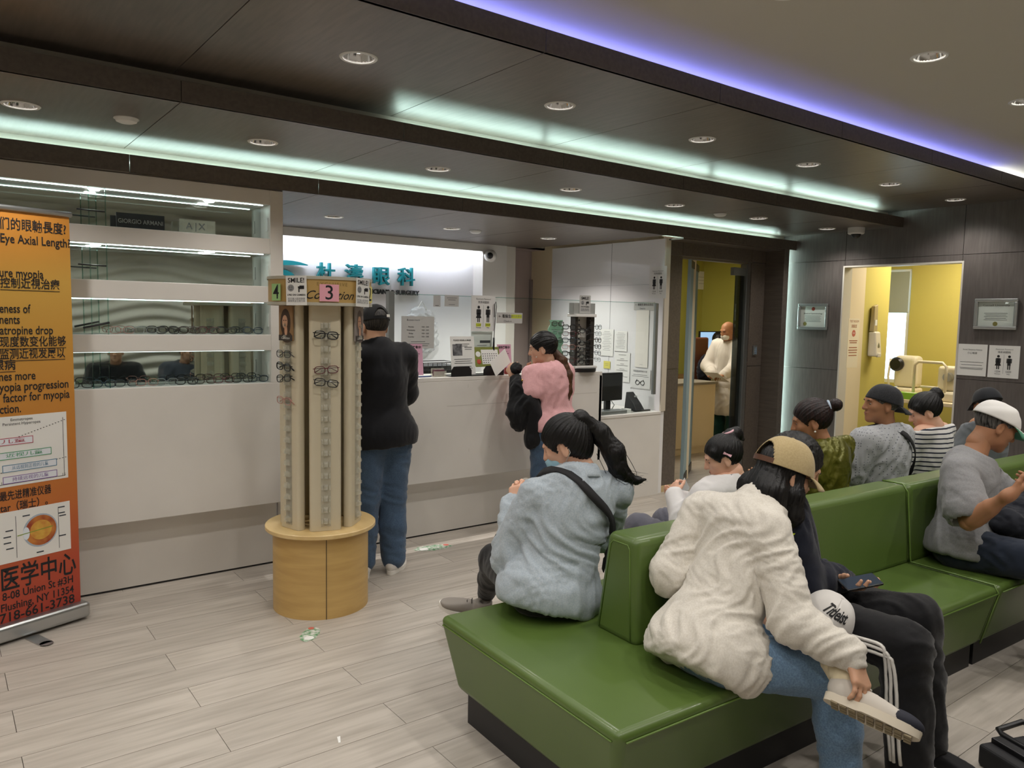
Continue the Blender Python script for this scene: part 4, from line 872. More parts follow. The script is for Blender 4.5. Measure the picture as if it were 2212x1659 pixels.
    for s_ in 'LR':
        sh_, el_, wr_ = j['sh' + s_], j['el' + s_], j['wr' + s_]; q = shirt.get('sl', 1.0); w = shirt.get('slw', .012)
        if q >= 1: S.rc(sh_, el_, .056 * tk + t, .046 * tk + t + w, shirt.get('ak', .03)).rc(el_, el_ + (wr_ - el_) * (q - 1), .046 * tk + t + w, .036 + t * .7, .025)
        else: S.rc(sh_, sh_ + (el_ - sh_) * q, .056 * tk + t, .052 * tk + t + w, .035)
    S.cut(P(hem / T), -up)
    for s_ in 'LR':
        q = shirt.get('sl', 1.0)
        if q < 1: dd = nrm(j['el' + s_] - j['sh' + s_]); S.sub(j['sh' + s_] + (j['el' + s_] - j['sh' + s_]) * q + dd * .085, .075 * tk, k=.008)
    nk = nrm(j['head'] - j['neck']); cb = j['neck'] + up * shirt.get('neck', .035)
    S.rc(j['neck'] - up * .02, j['neck'] + up * .015, .066 + t, .062 + t * .8, .03) if shirt.get('collar', True) else None
    S.cut(cb + fw * .0, nrm(up * .9 + fw * shirt.get('ntilt', .35))); S.sub(j['neck'] + up * .06 + fw * .015, (.062, .066, .06), R, k=.008)
    G = wrinkle(S.mesh(vox), shirt.get('amp', .006), shirt.get('sc', .10), shirt.get('seed', 5), shirt.get('fine', .35), shirt.get('flow', up + .5 * rt)); vf_obj(shirt.get('name', 'shirt'), G, shirt['m'], o, off)
    if shirt.get('band'):
        ax_ = nrm(nk * .5 + up * .5); ux = nrm(np.cross(fw, ax_)); uy = np.cross(ax_, ux); Gd = []
        for i in range(25):
            a = math.radians(-150 + 300 * i / 24) - PI / 2; rr = .064 * tk + .012; c_ = j['neck'] + up * .012
            Gd.append([c_ + (ux * math.cos(a) + uy * math.sin(a)) * (rr + dr) + ax_ * hz for dr, hz in ((.010, -.02), (.002, .022), (.004, .034), (.012, .028), (.022, .0), (.028, -.014))])
        MB().grid(np.array(Gd)).build('collar', shirt['m'], o, smooth=True, offset=off, solid=.004)
    return o, off, HM, dict(G=G, PG=PG if pants else None, P=P, up=up, rt=rt, fw=fw, R=R, T=T, j=j)
# ================================================================ PEOPLE
def sit(x, y=2.40, d=1, lean=0.0, w=.19, sz=.53, spread=.11, kn=.44):
    """seated joints, d=+1 faces +Y, d=-1 faces -Y"""
    r = d
    return dict(pel=(x, y, sz), neck=(x, y - d * .03 + lean, sz + .45), head=(x, y + d * .03, sz + .59), shL=(x - r * w, y - d * .02, sz + .40), shR=(x + r * w, y - d * .02, sz + .40),
                elL=(x - r * (w + .05), y + d * .08, sz + .14), elR=(x + r * (w + .05), y + d * .08, sz + .14), wrL=(x - r * .09, y + d * .28, sz + .16), wrR=(x + r * .09, y + d * .28, sz + .16),
                knL=(x - r * spread, y + d * kn, sz + .01), knR=(x + r * spread, y + d * kn, sz + .01), anL=(x - r * spread, y + d * (kn + .02), .09), anR=(x + r * spread, y + d * (kn + .02), .09), hf=(0, d, -.25))
def feet(o, off, J, m, ms, L=(0, 1, 0), R_=None, lace=None, s=1.0):
    for k, f in (('anL', L), ('anR', R_ or L)):
        a = V3(*J[k]); shoe(o, off, (a[0], a[1], 0.001), f, m=m, m_sole=ms, lace=lace, s=s)
m_jean = cloth('jeans', '#4a5f78', .85, .25, 30, '#3e5168'); m_jeanl = cloth('jeans_light', '#6f8ba6', .85, .3, 30, '#5d7690')
m_blk = cloth('black_cloth', '#101013', .8, .2, 30); m_nvy = cloth('navy_cloth', '#141826', .8, .25, 28)
m_shoew = mat('white_canvas', '#dcdad6', .6); m_sole = mat('white_sole', '#e4e1da', .5); m_shoek = mat('dark_shoe', '#232326', .6); m_soled = mat('dark_sole', '#3a3a3c', .7)
# ---- man at the counter
J = dict(pel=(2.245, 4.31, .93), neck=(2.215, 4.33, 1.435), head=(2.212, 4.365, 1.575), shL=(2.035, 4.34, 1.385), shR=(2.405, 4.33, 1.385), elL=(2.0, 4.46, 1.14), wrL=(2.10, 4.66, 1.17), elR=(2.475, 4.45, 1.14), wrR=(2.36, 4.66, 1.17),
         knL=(2.135, 4.33, .50), anL=(2.12, 4.33, .10), knR=(2.325, 4.33, .50), anR=(2.315, 4.29, .10), hf=(.0, 1, -.12))
o, off, HM, D = figure('man in black jacket and black cap standing at the counter beside the kiosk', (2.24, 4.31, 0), J, dict(m=cloth('black_jacket', '#0d0e14', .75, .2, 22), t=.030, hem=-.10, name='jacket', amp=.005, sc=.16, neck=.05, sl=2.0, seed=11), dict(m=m_jean, t=.022, leg=.062, hem=.065, amp=.006, seed=2), m_skin)
feet(o, off, J, m_shoew, m_sole, (.1, 1, 0), (.72, .69, 0))
vf_obj('hair', tf(finish_hair(hair_cap(grow=.965), line=.05), HM), hair_mat('hair_short', '#3a342e', .6), o, off)
cp = cap_parts(o, HM, off, cloth('black_cap', '#0f0f12', .8, .1, 60), opening=True, tilt=-.06)
MB().box(.03, .05, -.118, -.116, .045, .062).xf(HM).build('cap_logo', m_sole, cp, offset=off)
# ---- woman in pink
J = dict(pel=(3.725, 4.40, .85), neck=(3.695, 4.43, 1.285), head=(3.655, 4.46, 1.415), shL=(3.555, 4.46, 1.225), shR=(3.845, 4.42, 1.235), elL=(3.525, 4.42, 1.02), wrL=(3.50, 4.60, 1.20), elR=(3.90, 4.52, 1.02), wrR=(3.74, 4.62, 1.18),
         knL=(3.635, 4.42, .47), anL=(3.63, 4.39, .09), knR=(3.80, 4.42, .47), anR=(3.80, 4.38, .09), hf=(-.72, .69, -.22), handL=((-.05, .6, .75), (.7, .3, -.2), dict(curl=(.7, .8, .5), short=True, h=.0045)))
o, off, HM, D = figure('woman in pink top and jeans standing at the counter with a black coat', (3.71, 4.40, 0), J, dict(m=cloth('pink_cotton', '#e2b0b2', .9, .35, 24, '#d9a3a6'), t=.016, hem=-.03, name='top', sl=.62, slw=.02, amp=.007, sc=.09, collar=False, neck=.02, seed=4), dict(m=m_jean, t=.012, leg=.052, amp=.005, seed=9), m_skin3, female=True, hs=.97)
feet(o, off, J, m_shoew, m_sole, (-.2, 1, 0))
S = hair_cap(grow=1.06).rc((-.05, .04, .07), (-.074, .062, -.01), .022, .008, .02).rc((.05, .04, .07), (.072, .062, -.01), .022, .008, .02); vf_obj('hair', tf(comb(finish_hair(S, line=.062), (0, -.10, .02), 40, .0035), HM), m_hair, o, off)
S = SDF().chain([(3.735, 4.42, 1.385), (3.775, 4.37, 1.33), (3.80, 4.335, 1.22), (3.795, 4.32, 1.10), (3.785, 4.315, 1.02)], [.035, .032, .036, .030, .012], .02)
vf_obj('ponytail', wrinkle(S.mesh(.006), .003, .03, 2, flow=(0.1, -.1, -1)), m_hairb, o, off)
MB().sphere((3.585, 4.445, 1.355), .006, 8, 6).build('earring', mat('pearl', '#e8e4da', .2), o, offset=off)
ct = thing('coat', 'black coat draped over the arm of the woman in pink', 'coat', (3.52, 4.46, .7))
S = SDF().chain([(3.49, 4.56, 1.17), (3.48, 4.50, 1.12), (3.50, 4.42, 1.02), (3.55, 4.40, .92)], [.045, .06, .06, .05], .04).chain([(3.47, 4.50, 1.08), (3.44, 4.48, .95), (3.45, 4.47, .86)], [.055, .07, .05], .04).chain([(3.54, 4.42, 1.0), (3.56, 4.41, .85), (3.55, 4.42, .74), (3.53, 4.43, .70)], [.05, .06, .055, .02], .03).chain([(3.60, 4.43, .98), (3.645, 4.42, .85)], [.04, .05], .03)
vf_obj('cloth', wrinkle(S.mesh(.009), .010, .09, 8, flow=(0, 0, 1)), m_blk, ct, ct.location)
S = SDF().el((3.50, 4.575, 1.265), (.045, .035, .04), k=.02); vf_obj('bundle', wrinkle(S.mesh(.006), .006, .05, 3), m_blackm, ct, ct.location)
MB().sphere((3.46, 4.45, 1.185), .008, 8, 6).build('button', mat('brass', '#c9a24a', .3, metal=.9), ct, offset=ct.location)
pp_ = thing('paper_sheet', 'white sheet of paper held by the woman in pink', 'paper', (3.47, 4.70, 1.25))
MB().box(-.11, .11, -.001, .001, 0, .12).xf(Matrix.Rotation(-.5, 4, 'Y') @ Matrix.Rotation(.3, 4, 'Z')).build('sheet', m_paper, pp_)
# ---- young person in a pale denim shirt
m_den = cloth('pale_denim', '#b1bac1', .9, .5, 18, '#9fabb5'); m_skinny = cloth('black_stretch', '#0e0e10', .75, .12, 30)
J = dict(pel=(2.03, 2.38, .535), neck=(2.165, 2.39, .975), head=(2.155, 2.455, 1.105), shL=(1.995, 2.44, .895), shR=(2.345, 2.36, .905), elL=(1.95, 2.535, .64), wrL=(2.065, 2.695, .80), elR=(2.43, 2.52, .68), wrR=(2.20, 2.74, .80),
         knL=(2.08, 2.85, .505), anL=(2.328,3.272,0.160), knR=(2.27, 2.83, .53), anR=(2.34, 3.02, .12), hf=(-.55, .78, -.45),
         handL=((.25, .15, .75), (.75, .3, -.1), dict(curl=(.6, .8, .5), thumb=(.6, .5, .6), h=.0035)), handR=((-.45, .2, .55), (-.4, -.3, .1), dict(curl=(.5, .7, .4), h=.0035)))
o, off, HM, D = figure('masked person in pale blue denim shirt seated at the free bench end', (2.05, 2.4, .43), J, dict(m=m_den, t=.026, hem=-.085, name='shirt', sl=2.0, slw=.02, ak=.012, amp=.011, sc=.12, fine=.35, flow=(.5, .1, -.6), neck=.045, band=True, seed=21, flare=.02), dict(m=m_skinny, t=.012, leg=.036, amp=.003, cutleg=False, seed=3), m_skin3, female=True, vox=.009, face=True)
a_ = V3(*(2.261,3.219,0.160)); tq = V3(*(2.084,3.339,0.150)) - a_; shoe(o, off, a_ + V3(-.02, .03, -.09), tq + V3(0, 0, .06), up=(.3, -.45, .8), m=mat('taupe_knit', '#8d867e', .8), m_sole=m_sole, lace=mat('dark_lace', '#4a4542', .8)); shoe(o, off, V3(2.35, 3.02, .001), (.05, 1, 0), m=mat('taupe_knit', '#8d867e'), m_sole=m_sole)
S = hair_cap(grow=1.07).rc((.05, .03, .06), (.072, .06, -.04), .022, .006, .02).rc((-.05, .03, .06), (-.074, .055, -.06), .024, .006, .02).el((0, -.06, -.02), (.07, .05, .07), k=.03); vf_obj('hair', tf(comb(finish_hair(S, line=.062, h=.0042), (0, -.105, .085), 48, .004), HM), m_hair, o, off)
T_ = lambda p: tuple((HM @ np.array((*p, 1)))[:3]); tie = T_((0, -.105, .085))
S = SDF().chain([T_((0, -.085, .075)), tie, (2.27, 2.37, 1.16), (2.315, 2.325, 1.08), (2.33, 2.31, 1.01)], [.04, .03, .040, .044, .036], .02).chain([(2.325, 2.315, 1.02), (2.36, 2.30, .975), (2.41, 2.28, .955), (2.45, 2.26, .958)], [.034, .026, .014, .003], .02)
vf_obj('ponytail', wrinkle(S.mesh(.006), .003, .025, 6, flow=(.3, -.2, -1)), m_hair, o, off); MB().tube([tuple(V3(*tie) + .034 * (math.cos(a) * V3(.5, .2, .8) + math.sin(a) * V3(-.5, .8, .1))) for a in np.linspace(0, 2 * PI, 14)[:-1]], .007, 6, closed=True).build('hair_tie', m_blackm, o, smooth=True, offset=off)
st = MB()
for i in range(46):
    a = rng.normal(size=3) * .02; e_ = V3(2.40, 2.28, .955) + rng.normal(size=3) * V3(.05, .02, .03); st.tube([V3(2.29, 2.345, 1.11) + a, V3(2.335, 2.31, 1.01) + a * 1.1, V3(2.37, 2.295, .975) + a * .8, e_], [.0012, .0012, .001, .0003], 4)
st.build('hair_strands', m_hair, o, smooth=True, offset=off)
def face_mask(o, off, HM, m, loop=True):
    S = SDF().el((0, .052, -.052), (.060, .062, .052), k=.02).el((0, .088, -.02), (.02, .03, .02), k=.02); S.cut((0, .02, 0), (0, -1, -.1)); S.cut((0, 0, -.002), (0, .25, 1)); vf_obj('face_mask', tf(S.mesh(.004), HM), m, o, off)
    if loop:
        q = MB()
        for sx in (-1, 1): q.tube([(sx * .056, .04, -.015), (sx * .079, -.002, .012), (sx * .082, -.028, .0), (sx * .080, -.028, -.03), (sx * .056, .03, -.075)], .0013, 5)
        q.xf(HM).build('ear_loops', m_sole, o, smooth=True, offset=off)
face_mask(o, off, HM, mat('mask_blue', '#9cc3d3', .8))
def strap(name, P, w, m, o, off, VF):
    Q = []
    for a, b in zip(P[:-1], P[1:]): Q += [V3(*a) + (V3(*b) - V3(*a)) * t for t in (0, .25, .5, .75)]
    Q.append(V3(*P[-1])); R, N = snap(Q, VF, .016)
    for _ in range(3): R[1:-1] = .25 * R[:-2] + .5 * R[1:-1] + .25 * R[2:]
    return ribbon(name, R + np.array(N) * .004, w, m, o, off, N)
def ribbon(name, P, w, m, o, off, nrmv, th=.004):
    P = np.array(P); T = np.gradient(P, axis=0); N = np.array(nrmv, float); N = np.broadcast_to(N, P.shape); S_ = np.cross(T, N); S_ /= np.linalg.norm(S_, axis=1)[:, None]
    return MB().grid(np.stack([P - S_ * w / 2, P + S_ * w / 2], 1)).build(name, m, o, smooth=True, offset=off, solid=th)
strap('bag_strap', [(2.04, 2.50, .96), (2.06, 2.38, 1.0), (2.13, 2.27, .92), (2.22, 2.23, .82), (2.27, 2.22, .72), (2.30, 2.25, .60)], .036, m_blackm, o, off, D['G'])
bg = thing('handbag', 'soft black bag on the lap of the denim shirt person', 'bag', (2.07, 2.66, .56)); S = SDF().el((2.06, 2.70, .62), (.07, .09, .075), k=.03).el((2.03, 2.66, .57), (.05, .06, .06), k=.03); vf_obj('bag_body', wrinkle(S.mesh(.008), .008, .08, 3), m_blackm, bg, bg.location); MB().sphere((2.01, 2.68, .69), .007, 8, 6).build('zip_pull', m_silver, bg, offset=bg.location)
sn = thing('snack_wrapper', 'small clear crinkled wrapper in the hands of the denim shirt person', 'wrapper', (2.15, 2.72, .86)); S = SDF().el((2.15, 2.72, .885), (.02, .02, .025), k=.01); vf_obj('film', wrinkle(S.mesh(.004), .006, .03, 3), m_acry, sn, sn.location)
# ---- little child with a pink bow
J = sit(3.17, 2.42, 1, w=.14, sz=.50); J.update(neck=(3.19, 2.40, .82), head=(3.195, 2.43, .955), hf=(-.72, .66, -.42), shL=(3.05, 2.43, .775), shR=(3.31, 2.38, .775), elL=(3.00, 2.50, .63), wrL=(3.06, 2.62, .735), elR=(3.33, 2.52, .63), wrR=(3.14, 2.64, .70),
         handL=((.3, .35, .45), (.6, -.2, -.3), dict(curl=(.6, .7, .4), s=.82, h=.004)), handR=((-.6, .3, .2), (-.1, -.2, .9), dict(curl=(.5, .5, .3), s=.82, h=.004)))
o, off, HM, D = figure('child with black hair and a pink bow clip seated behind the bench back', (3.17, 2.42, .43), J, dict(m=cloth('white_knit', '#d9d7d6', .9, .2, 30), t=.016, hem=-.05, sl=2.0, name='top', amp=.005, neck=.05, seed=2), dict(m=cloth('grey_leggings', '#5c5c66', .85), t=.010), m_skin3, female=True, hs=.90, tk=.82)
feet(o, off, J, m_shoew, m_sole, s=.8)
S = hair_cap(grow=1.05).el((.01, -.085, .105), .034, k=.02).chain([(.02, -.09, .11), (.04, -.125, .10), (.045, -.145, .05)], [.025, .03, .012], .02).rc((-.06, .045, .06), (-.07, .075, -.03), .018, .004, .02).rc((.055, .045, .06), (.06, .08, -.04), .018, .004, .02)
vf_obj('hair', tf(comb(finish_hair(S, line=.066), (.01, -.085, .105), 50, .003), HM), m_hair, o, off)
bw = MB()
for sx in (-1, 1): bw.add([(0, -.004, 0), (sx * .022, -.006, .014), (sx * .022, -.006, -.014), (0, .004, 0), (sx * .022, .008, .014), (sx * .022, .008, -.014)], [(0, 1, 2), (3, 5, 4), (0, 3, 4, 1), (1, 4, 5, 2), (2, 5, 3, 0)])
bw.sphere((0, 0, 0), .006, 8, 6).xf(HM @ np.array(frame((-.088, -.02, .03), (0, -.7, -.7), (-.2, .7, -.7)))).build('hair_bow', mat('pink_satin', '#e8b9c4', .4), o, smooth=30, offset=off)
MB().tube([tuple((HM @ np.array((.01 + .03 * math.cos(a), -.08 + .03 * math.sin(a), .125, 1)))[:3]) for a in np.linspace(0, 2 * PI, 12)[:-1]], .006, 6, closed=True).build('hair_band', mat('pink_satin', '#e8b9c4'), o, smooth=True, offset=off)
cd = thing('card', 'glossy white card held up by the child with the bow', 'card', (3.205,2.680,0.729)); MB().box(-.075, .03, -.001, .001, -.045, .045).xf(Matrix.Rotation(.75, 4, 'Y') @ Matrix.Rotation(.25, 4, 'Z')).build('sheet', mat('glossy_card', '#d9dcdc', .15), cd)
# ---- person in a white linen shirt and beige cap
m_lin = cloth('white_linen', '#d6d1c7', .9, .55, 16, '#cbc5ba')
J = dict(pel=(2.12, 1.65, .545), neck=(2.43, 1.675, .965), head=(2.545, 1.655, 1.075), shL=(2.34, 1.86, .915), shR=(2.315,1.550,0.916), elR=(2.241,1.400,0.662), wrR=(2.288,1.210,0.598), elL=(2.17, 1.865, .70), wrL=(2.36, 1.80, .62),
         knR=(2.40, 1.33, .465), anR=(2.405, 1.285, .10), knL=(2.565, 1.465, .535), anL=(2.305, 1.27, .545), hf=(.88, -.30, -.36), hu=(.36, -.10, .92), hipL=(2.16, 1.72, .52), hipR=(2.12, 1.55, .51),
         handR=((-.25, -.45, -.62), (-.1, .6, -.6), dict(curl=(.35, .5, .4), h=.0033)))
o, off, HM, D = figure('person in white linen shirt and beige cap with one leg crossed', (2.15, 1.6, .43), J, dict(m=m_lin, t=.020, hem=-.12, name='shirt', sl=1.93, slw=.006, ak=.018, amp=.009, sc=.10, fine=.4, flow=(.7, -.1, .35), neck=.045, band=True, seed=31, flare=.025), dict(m=m_jeanl, t=.014, leg=.054, amp=.005, cutleg=False, seed=6, fracL=.72), m_skin, female=True, vox=.008, tk=.93)
u_, SM = shoe(o, off, V3(2.232, 1.185, .448), (.26, -.95, -.16), up=(.62, .30, .72), m=mat('greige_suede', '#c3bcb2', .8), m_sole=mat('worn_sole', '#cfc5b2', .7), lace=mat('white_lace', '#e6e3dc', .7), s=1.02)
S = SDF().el((.138, .002, .040), (.066, .046, .031), k=.02).el((.075, .024, .036), (.07, .018, .022), k=.02); S.cut((0, 0, .022), (0, 0, -1)); S.cut((.075, 0, .06), (-.8, 0, .5)); vf_obj('toe_panel', tf(S.mesh(.005), SM), mat('navy_mesh', '#20222e', .8), u_, off)
tr_ = MB()
for i in range(9):
    for k in range(3): tr_.box(-.05 + i * .026, -.03 + i * .026, -.032 + k * .023, -.014 + k * .023, -.004, .001)
tr_.xf(SM).build('tread', mat('tread_rubber', '#8f8268', .8), u_, offset=off)
S = SDF().chain([V3(2.37, 1.32, .548), V3(2.315, 1.28, .548), V3(2.285, 1.225, .515)], [.044, .043, .043], .01); vf_obj('sock', wrinkle(S.mesh(.005), .003, .04, 2), mat('cream_sock', '#d8cbab', .9), o, off)
S = SDF().chain([V3(2.355, 1.308, .548), V3(2.385, 1.33, .547)], [.064, .066], .01); S.cut((2.352, 1.306, .548), (-.8, -.6, 0)); S.cut((2.392, 1.336, .55), (.8, .6, 0)); S.sub((2.345, 1.30, .548), (.052, .052, .052), k=.004); vf_obj('jeans_cuff', wrinkle(S.mesh(.005), .004, .03, 2), m_jean, o, off)
shoe(o, off, V3(2.405, 1.285, .001), (.3, -.95, 0), m=mat('greige_suede', '#c3bcb2'), m_sole=m_sole)
S = hair_cap(grow=.95).chain([(-.03, -.065, -.04), (-.05, -.075, -.08), (-.06, -.055, -.14), (-.055, -.03, -.19)], [.04, .05, .045, .02], .03).chain([(.03, -.065, -.04), (.05, -.07, -.08), (.06, -.05, -.14), (.055, -.03, -.185)], [.05, .055, .045, .02], .03).chain([(.062, .01, .0), (.072, .02, -.06), (.078, .045, -.13), (.07, .06, -.17)], [.022, .028, .026, .008], .03).chain([(-.062, .01, .0), (-.072, .02, -.06), (-.074, .05, -.13)], [.022, .028, .01], .03).el((0, -.085, -.08), (.06, .04, .08), k=.03)
vf_obj('hair', tf(comb(S.mesh(.0055), (0, -.02, .2), 54, .0035), HM), m_hair, o, off)
cap_parts(o, HM, off, cloth('beige_twill', '#b5a27a', .85, .12, 60, '#ab986f'), opening=True, R=(.099, .120, .118), tilt=.02, c=(0, -.012, .022), strap=mat('brown_leather', '#5a3a28', .5))
MB().tube([(.036, .098, .012), (.05, .09, .02), (.066, .05, .016), (.08, .0, .012)], .0015, 5).tube(rimpath(.033, .02, .014)[:], .0014, 5, closed=True).xf(HM @ np.array(T4(0, .0, 0))).build('spectacles', m_black, o, offset=off)
# white cap hooked on the raised knee
cw = thing('white_cap', 'white baseball cap with black script resting on the crossed knee', 'cap', (2.488,1.415,0.617)); m_wcap = cloth('white_cap', '#d3d0cc', .85, .08, 60)
cc = V3(*cw.location); CM = headM(cc + V3(.015, .02, -.025), (-.80, -.42, .0), (.485, -.277, .828), 1.0); MBo = cap_parts(cw, CM, cc, m_wcap, R=(.094, .108, .105), c=(0, 0, 0), name='dome')
def script(P, r): return [np.array(x) for x in P]
me = text_mesh('Titleist', .044, extrude=.0, bold=.020, shear=.45, space=.92)
bm = bmesh.new(); bm.from_mesh(me); bmesh.ops.triangulate(bm, faces=bm.faces[:]); bmesh.ops.subdivide_edges(bm, edges=bm.edges[:], cuts=3, use_grid_fill=True); bm.to_mesh(me); bm.free()
Rc = (.094, .108, .105)
for v in me.vertices:
    a = -v.co.x / .098; t = (.058 + v.co.y) / .108 * PI / 2 * .95; rr = math.cos(t) ** .72; w_ = 1.034; v.co = Vector((Rc[0] * rr * math.sin(a) * w_, Rc[1] * rr * math.cos(a) * w_, Rc[2] * math.sin(t) ** 1.15 * w_))
me.transform(Matrix(CM.tolist())); me.transform(Matrix.Translation(-Vector(cc))); link('script_lettering', me, m_ink, MBo)
bl_ = thing('blue_bag', 'bright blue bag squeezed on the bench beside the white shirt', 'bag', (2.45, 1.62, .43)); S = SDF().el((2.46, 1.60, .47), (.10, .08, .06), k=.02); S.cut((0, 0, .431), (0, 0, -1)); vf_obj('bag_body', wrinkle(S.mesh(.008), .006, .06, 3), cloth('blue_nylon', '#1c35a8', .5), bl_, bl_.location)
# ---- person in navy jacket with a phone
J = sit(2.72, 1.72, -1, w=.18); J.update(neck=(2.64, 1.765, .965), head=(2.735, 1.735, 1.075), hf=(.62, -.62, -.48), shL=(2.755, 1.845, .90), shR=(2.56, 1.655, .90), elR=(2.60, 1.60, .675), wrR=(2.785,1.560,0.651), elL=(2.76, 1.80, .665), wrL=(3.028,1.660,0.555), knL=(2.90, 1.30, .555), knR=(2.665, 1.225, .535), anL=(2.92, 1.25, .10), anR=(2.665, 1.185, .10), hipL=(2.80, 1.74, .50), hipR=(2.66, 1.70, .505),
         handR=((-.15, -.75, -.05), (.2, -.1, .9), dict(curl=(.35, .5, .4), thumb=(.7, .6, .5), h=.0038)), handL=((.15, -.85, -.05), (-.1, .1, .9), dict(curl=(.5, .6, .4), h=.0038)))
o, off, HM, D = figure('person in navy jacket and black striped track pants looking at a phone', (2.75, 1.65, .43), J, dict(m=m_nvy, t=.028, hem=-.08, sl=2.0, name='jacket', amp=.008, neck=.05, seed=8), dict(m=m_blk, t=.02, leg=.062, amp=.006, hem=.05, seed=12), m_skin, tk=.95)
feet(o, off, J, m_blk, m_sole, (.1, -1, 0), (.3, -.95, 0), lace=m_sole)
vf_obj('hair', wrinkle(tf(finish_hair(hair_cap(grow=1.06), line=.06), HM), .003, .03, 3), m_hair, o, off)
ps = MB(); kR, hR, aR = V3(2.665, 1.225, .535), V3(2.66, 1.70, .505), V3(2.665, 1.185, .10)
for q in (-.017, 0, .017):
    pth = [hR * .45 + kR * .55 + V3(-.092, 0, q), hR * .2 + kR * .8 + V3(-.088, 0, q), kR + V3(-.083, .012 + q * .6, q * .8), kR + V3(-.080, .006 + q, -.05), kR * .55 + aR * .45 + V3(-.083, .01 + q, 0), aR + V3(-.070, .01 + q, .0)]
    pth = np.concatenate([[pth[i] * (1 - t_) + pth[i + 1] * t_ for t_ in (0, .2, .4, .6, .8)] for i in range(len(pth) - 1)]); pr, _n = snap(pth, D['PG'], .002)
    for _ in range(2): pr[1:-1] = .25 * pr[:-2] + .5 * pr[1:-1] + .25 * pr[2:]
    ps.tube(pr, .0065, 6)
ps.build('side_stripes', m_sole, o, smooth=True, offset=off)
pc = V3(*(2.517,1.585,0.823)); MB().box(-.03, .03, -.004, .004, -.05, .05).xf(Matrix.Translation(Vector(pc)) @ Matrix.Rotation(-.5, 4, 'Z')).build('jacket_patch', mat('neon_yellow', '#cfe02a', .6), o, offset=off)
ph = thing('phone', 'dark smartphone held in the hands of the navy jacket person', 'phone', (2.763,1.450,0.677))
MP = Matrix.Rotation(-.45, 4, 'Z') @ Matrix.Rotation(.25, 4, 'X') @ Matrix.Rotation(-.15, 4, 'Y'); MB().box(-.075, .075, -.037, .037, -.005, .005).xf(MP).build('case', m_black, ph, bevel=.006); MB().box(-.070, .070, -.033, .033, .005, .0058).xf(MP).build('screen', mat('phone_screen', '#20242c', .08, emit=('#5b6a78', .25)), ph)
# ---- older man in grey tee with white cap
J = sit(4.24, 1.70, -1, w=.19); J.update(neck=(4.31, 1.70, .975), head=(4.398,1.640,1.129), hf=(.62, -.62, -.48), hu=(.3, -.2, .9), shR=(4.06, 1.66, .915), shL=(4.44, 1.78, .925), elR=(3.954,1.560,0.707), wrR=(3.900,1.380,0.881), elL=(4.53, 1.60, .70), wrL=(4.36, 1.38, .84), knR=(4.17, 1.26, .545), knL=(4.45, 1.26, .545), anR=(4.12, 1.22, .10), anL=(4.42, 1.22, .10),
         handR=((.55, -.35, .35), (.3, .2, .6), dict(curl=(.7, .8, .5), h=.004, short=True)))
o, off, HM, D = figure('older man in grey tee shirt and white cap reading on the bench', (4.25, 1.65, .43), J, dict(m=cloth('grey_jersey', '#8c8c8d', .9, .3, 24, '#818183'), t=.020, hem=-.06, sl=.72, slw=.030, amp=.007, sc=.11, name='tee_shirt', collar=False, neck=.025, seed=14), dict(m=cloth('dark_denim', '#232b3a', .85, .25, 28), t=.018, leg=.06, hem=.05, amp=.008, seed=2), m_skin2, hs=1.0)
feet(o, off, J, m_shoek, m_soled, (.1, -1, 0))
vf_obj('hair', tf(finish_hair(hair_cap(grow=.97), line=.04), HM), m_hairg, o, off)
cap_parts(o, HM, off, cloth('white_cap2', '#dedcd8', .85, .12, 40), m_under=cloth('green_twill', '#4f8a70', .85, .1, 60), R=(.098, .118, .098), tilt=.06, soft=.02)
jk = thing('folded_jacket', 'dark folded jacket lying on the lap of the older man', 'jacket', (4.33, 1.45, .6)); S = SDF().el((4.34, 1.50, .67), (.15, .12, .08), k=.04).chain([(4.40, 1.46, .72), (4.52, 1.42, .80), (4.62, 1.44, .74)], [.07, .075, .06], .05); vf_obj('cloth', wrinkle(S.mesh(.009), .012, .09, 4), cloth('dark_jacket', '#1d2029', .8, .3, 24), jk, jk.location)
# ---- people facing the counter behind the bench back
J = sit(4.03, 2.42, 1, w=.19); J.update(neck=(4.03, 2.38, .945), head=(3.965, 2.42, 1.09), hf=(-.62, .78, -.28))
o, off, HM, D = figure('woman with hair bun in shiny olive jacket seated behind the bench back', (4.03, 2.42, .43), J, dict(m=mat('olive_satin', '#6b6a24', .32, metal=.35, bump=(14, .6, 4, (1, 1, 1), .02), var=('#55551a', 8, (1, 1, 1), 3)), t=.034, hem=-.08, sl=2.0, slw=.03, amp=.010, sc=.09, name='jacket', neck=.04, seed=17), dict(m=m_blk, t=.012), m_skin2, female=True)
feet(o, off, J, m_shoek, m_soled)
S = hair_cap(grow=1.05).el((0, -.145, .065), (.036, .040, .036), k=.012); vf_obj('hair', tf(comb(finish_hair(S, line=.062), (0, -.145, .065), 44, .0026), HM), hair_mat('hair_dark_red', '#2a1512'), o, off)
MB().tube([tuple((HM @ np.array((.033 * math.cos(a), -.112, .062 + .033 * math.sin(a), 1)))[:3]) for a in np.linspace(0, 2 * PI, 14)[:-1]], .007, 6, closed=True).build('hair_tie', mat('pale_blue_tie', '#b4c4d6', .5), o, smooth=True, offset=off)
MB().sphere(tuple((HM @ np.array((-.083, .0, -.047, 1)))[:3]), .006, 8, 6).build('earring', mat('pearl', '#e8e4da'), o, offset=off)
J = sit(4.74, 2.42, 1, w=.215); J.update(neck=(4.75, 2.385, .975), head=(4.715, 2.41, 1.15), hf=(-.80, .60, -.03))
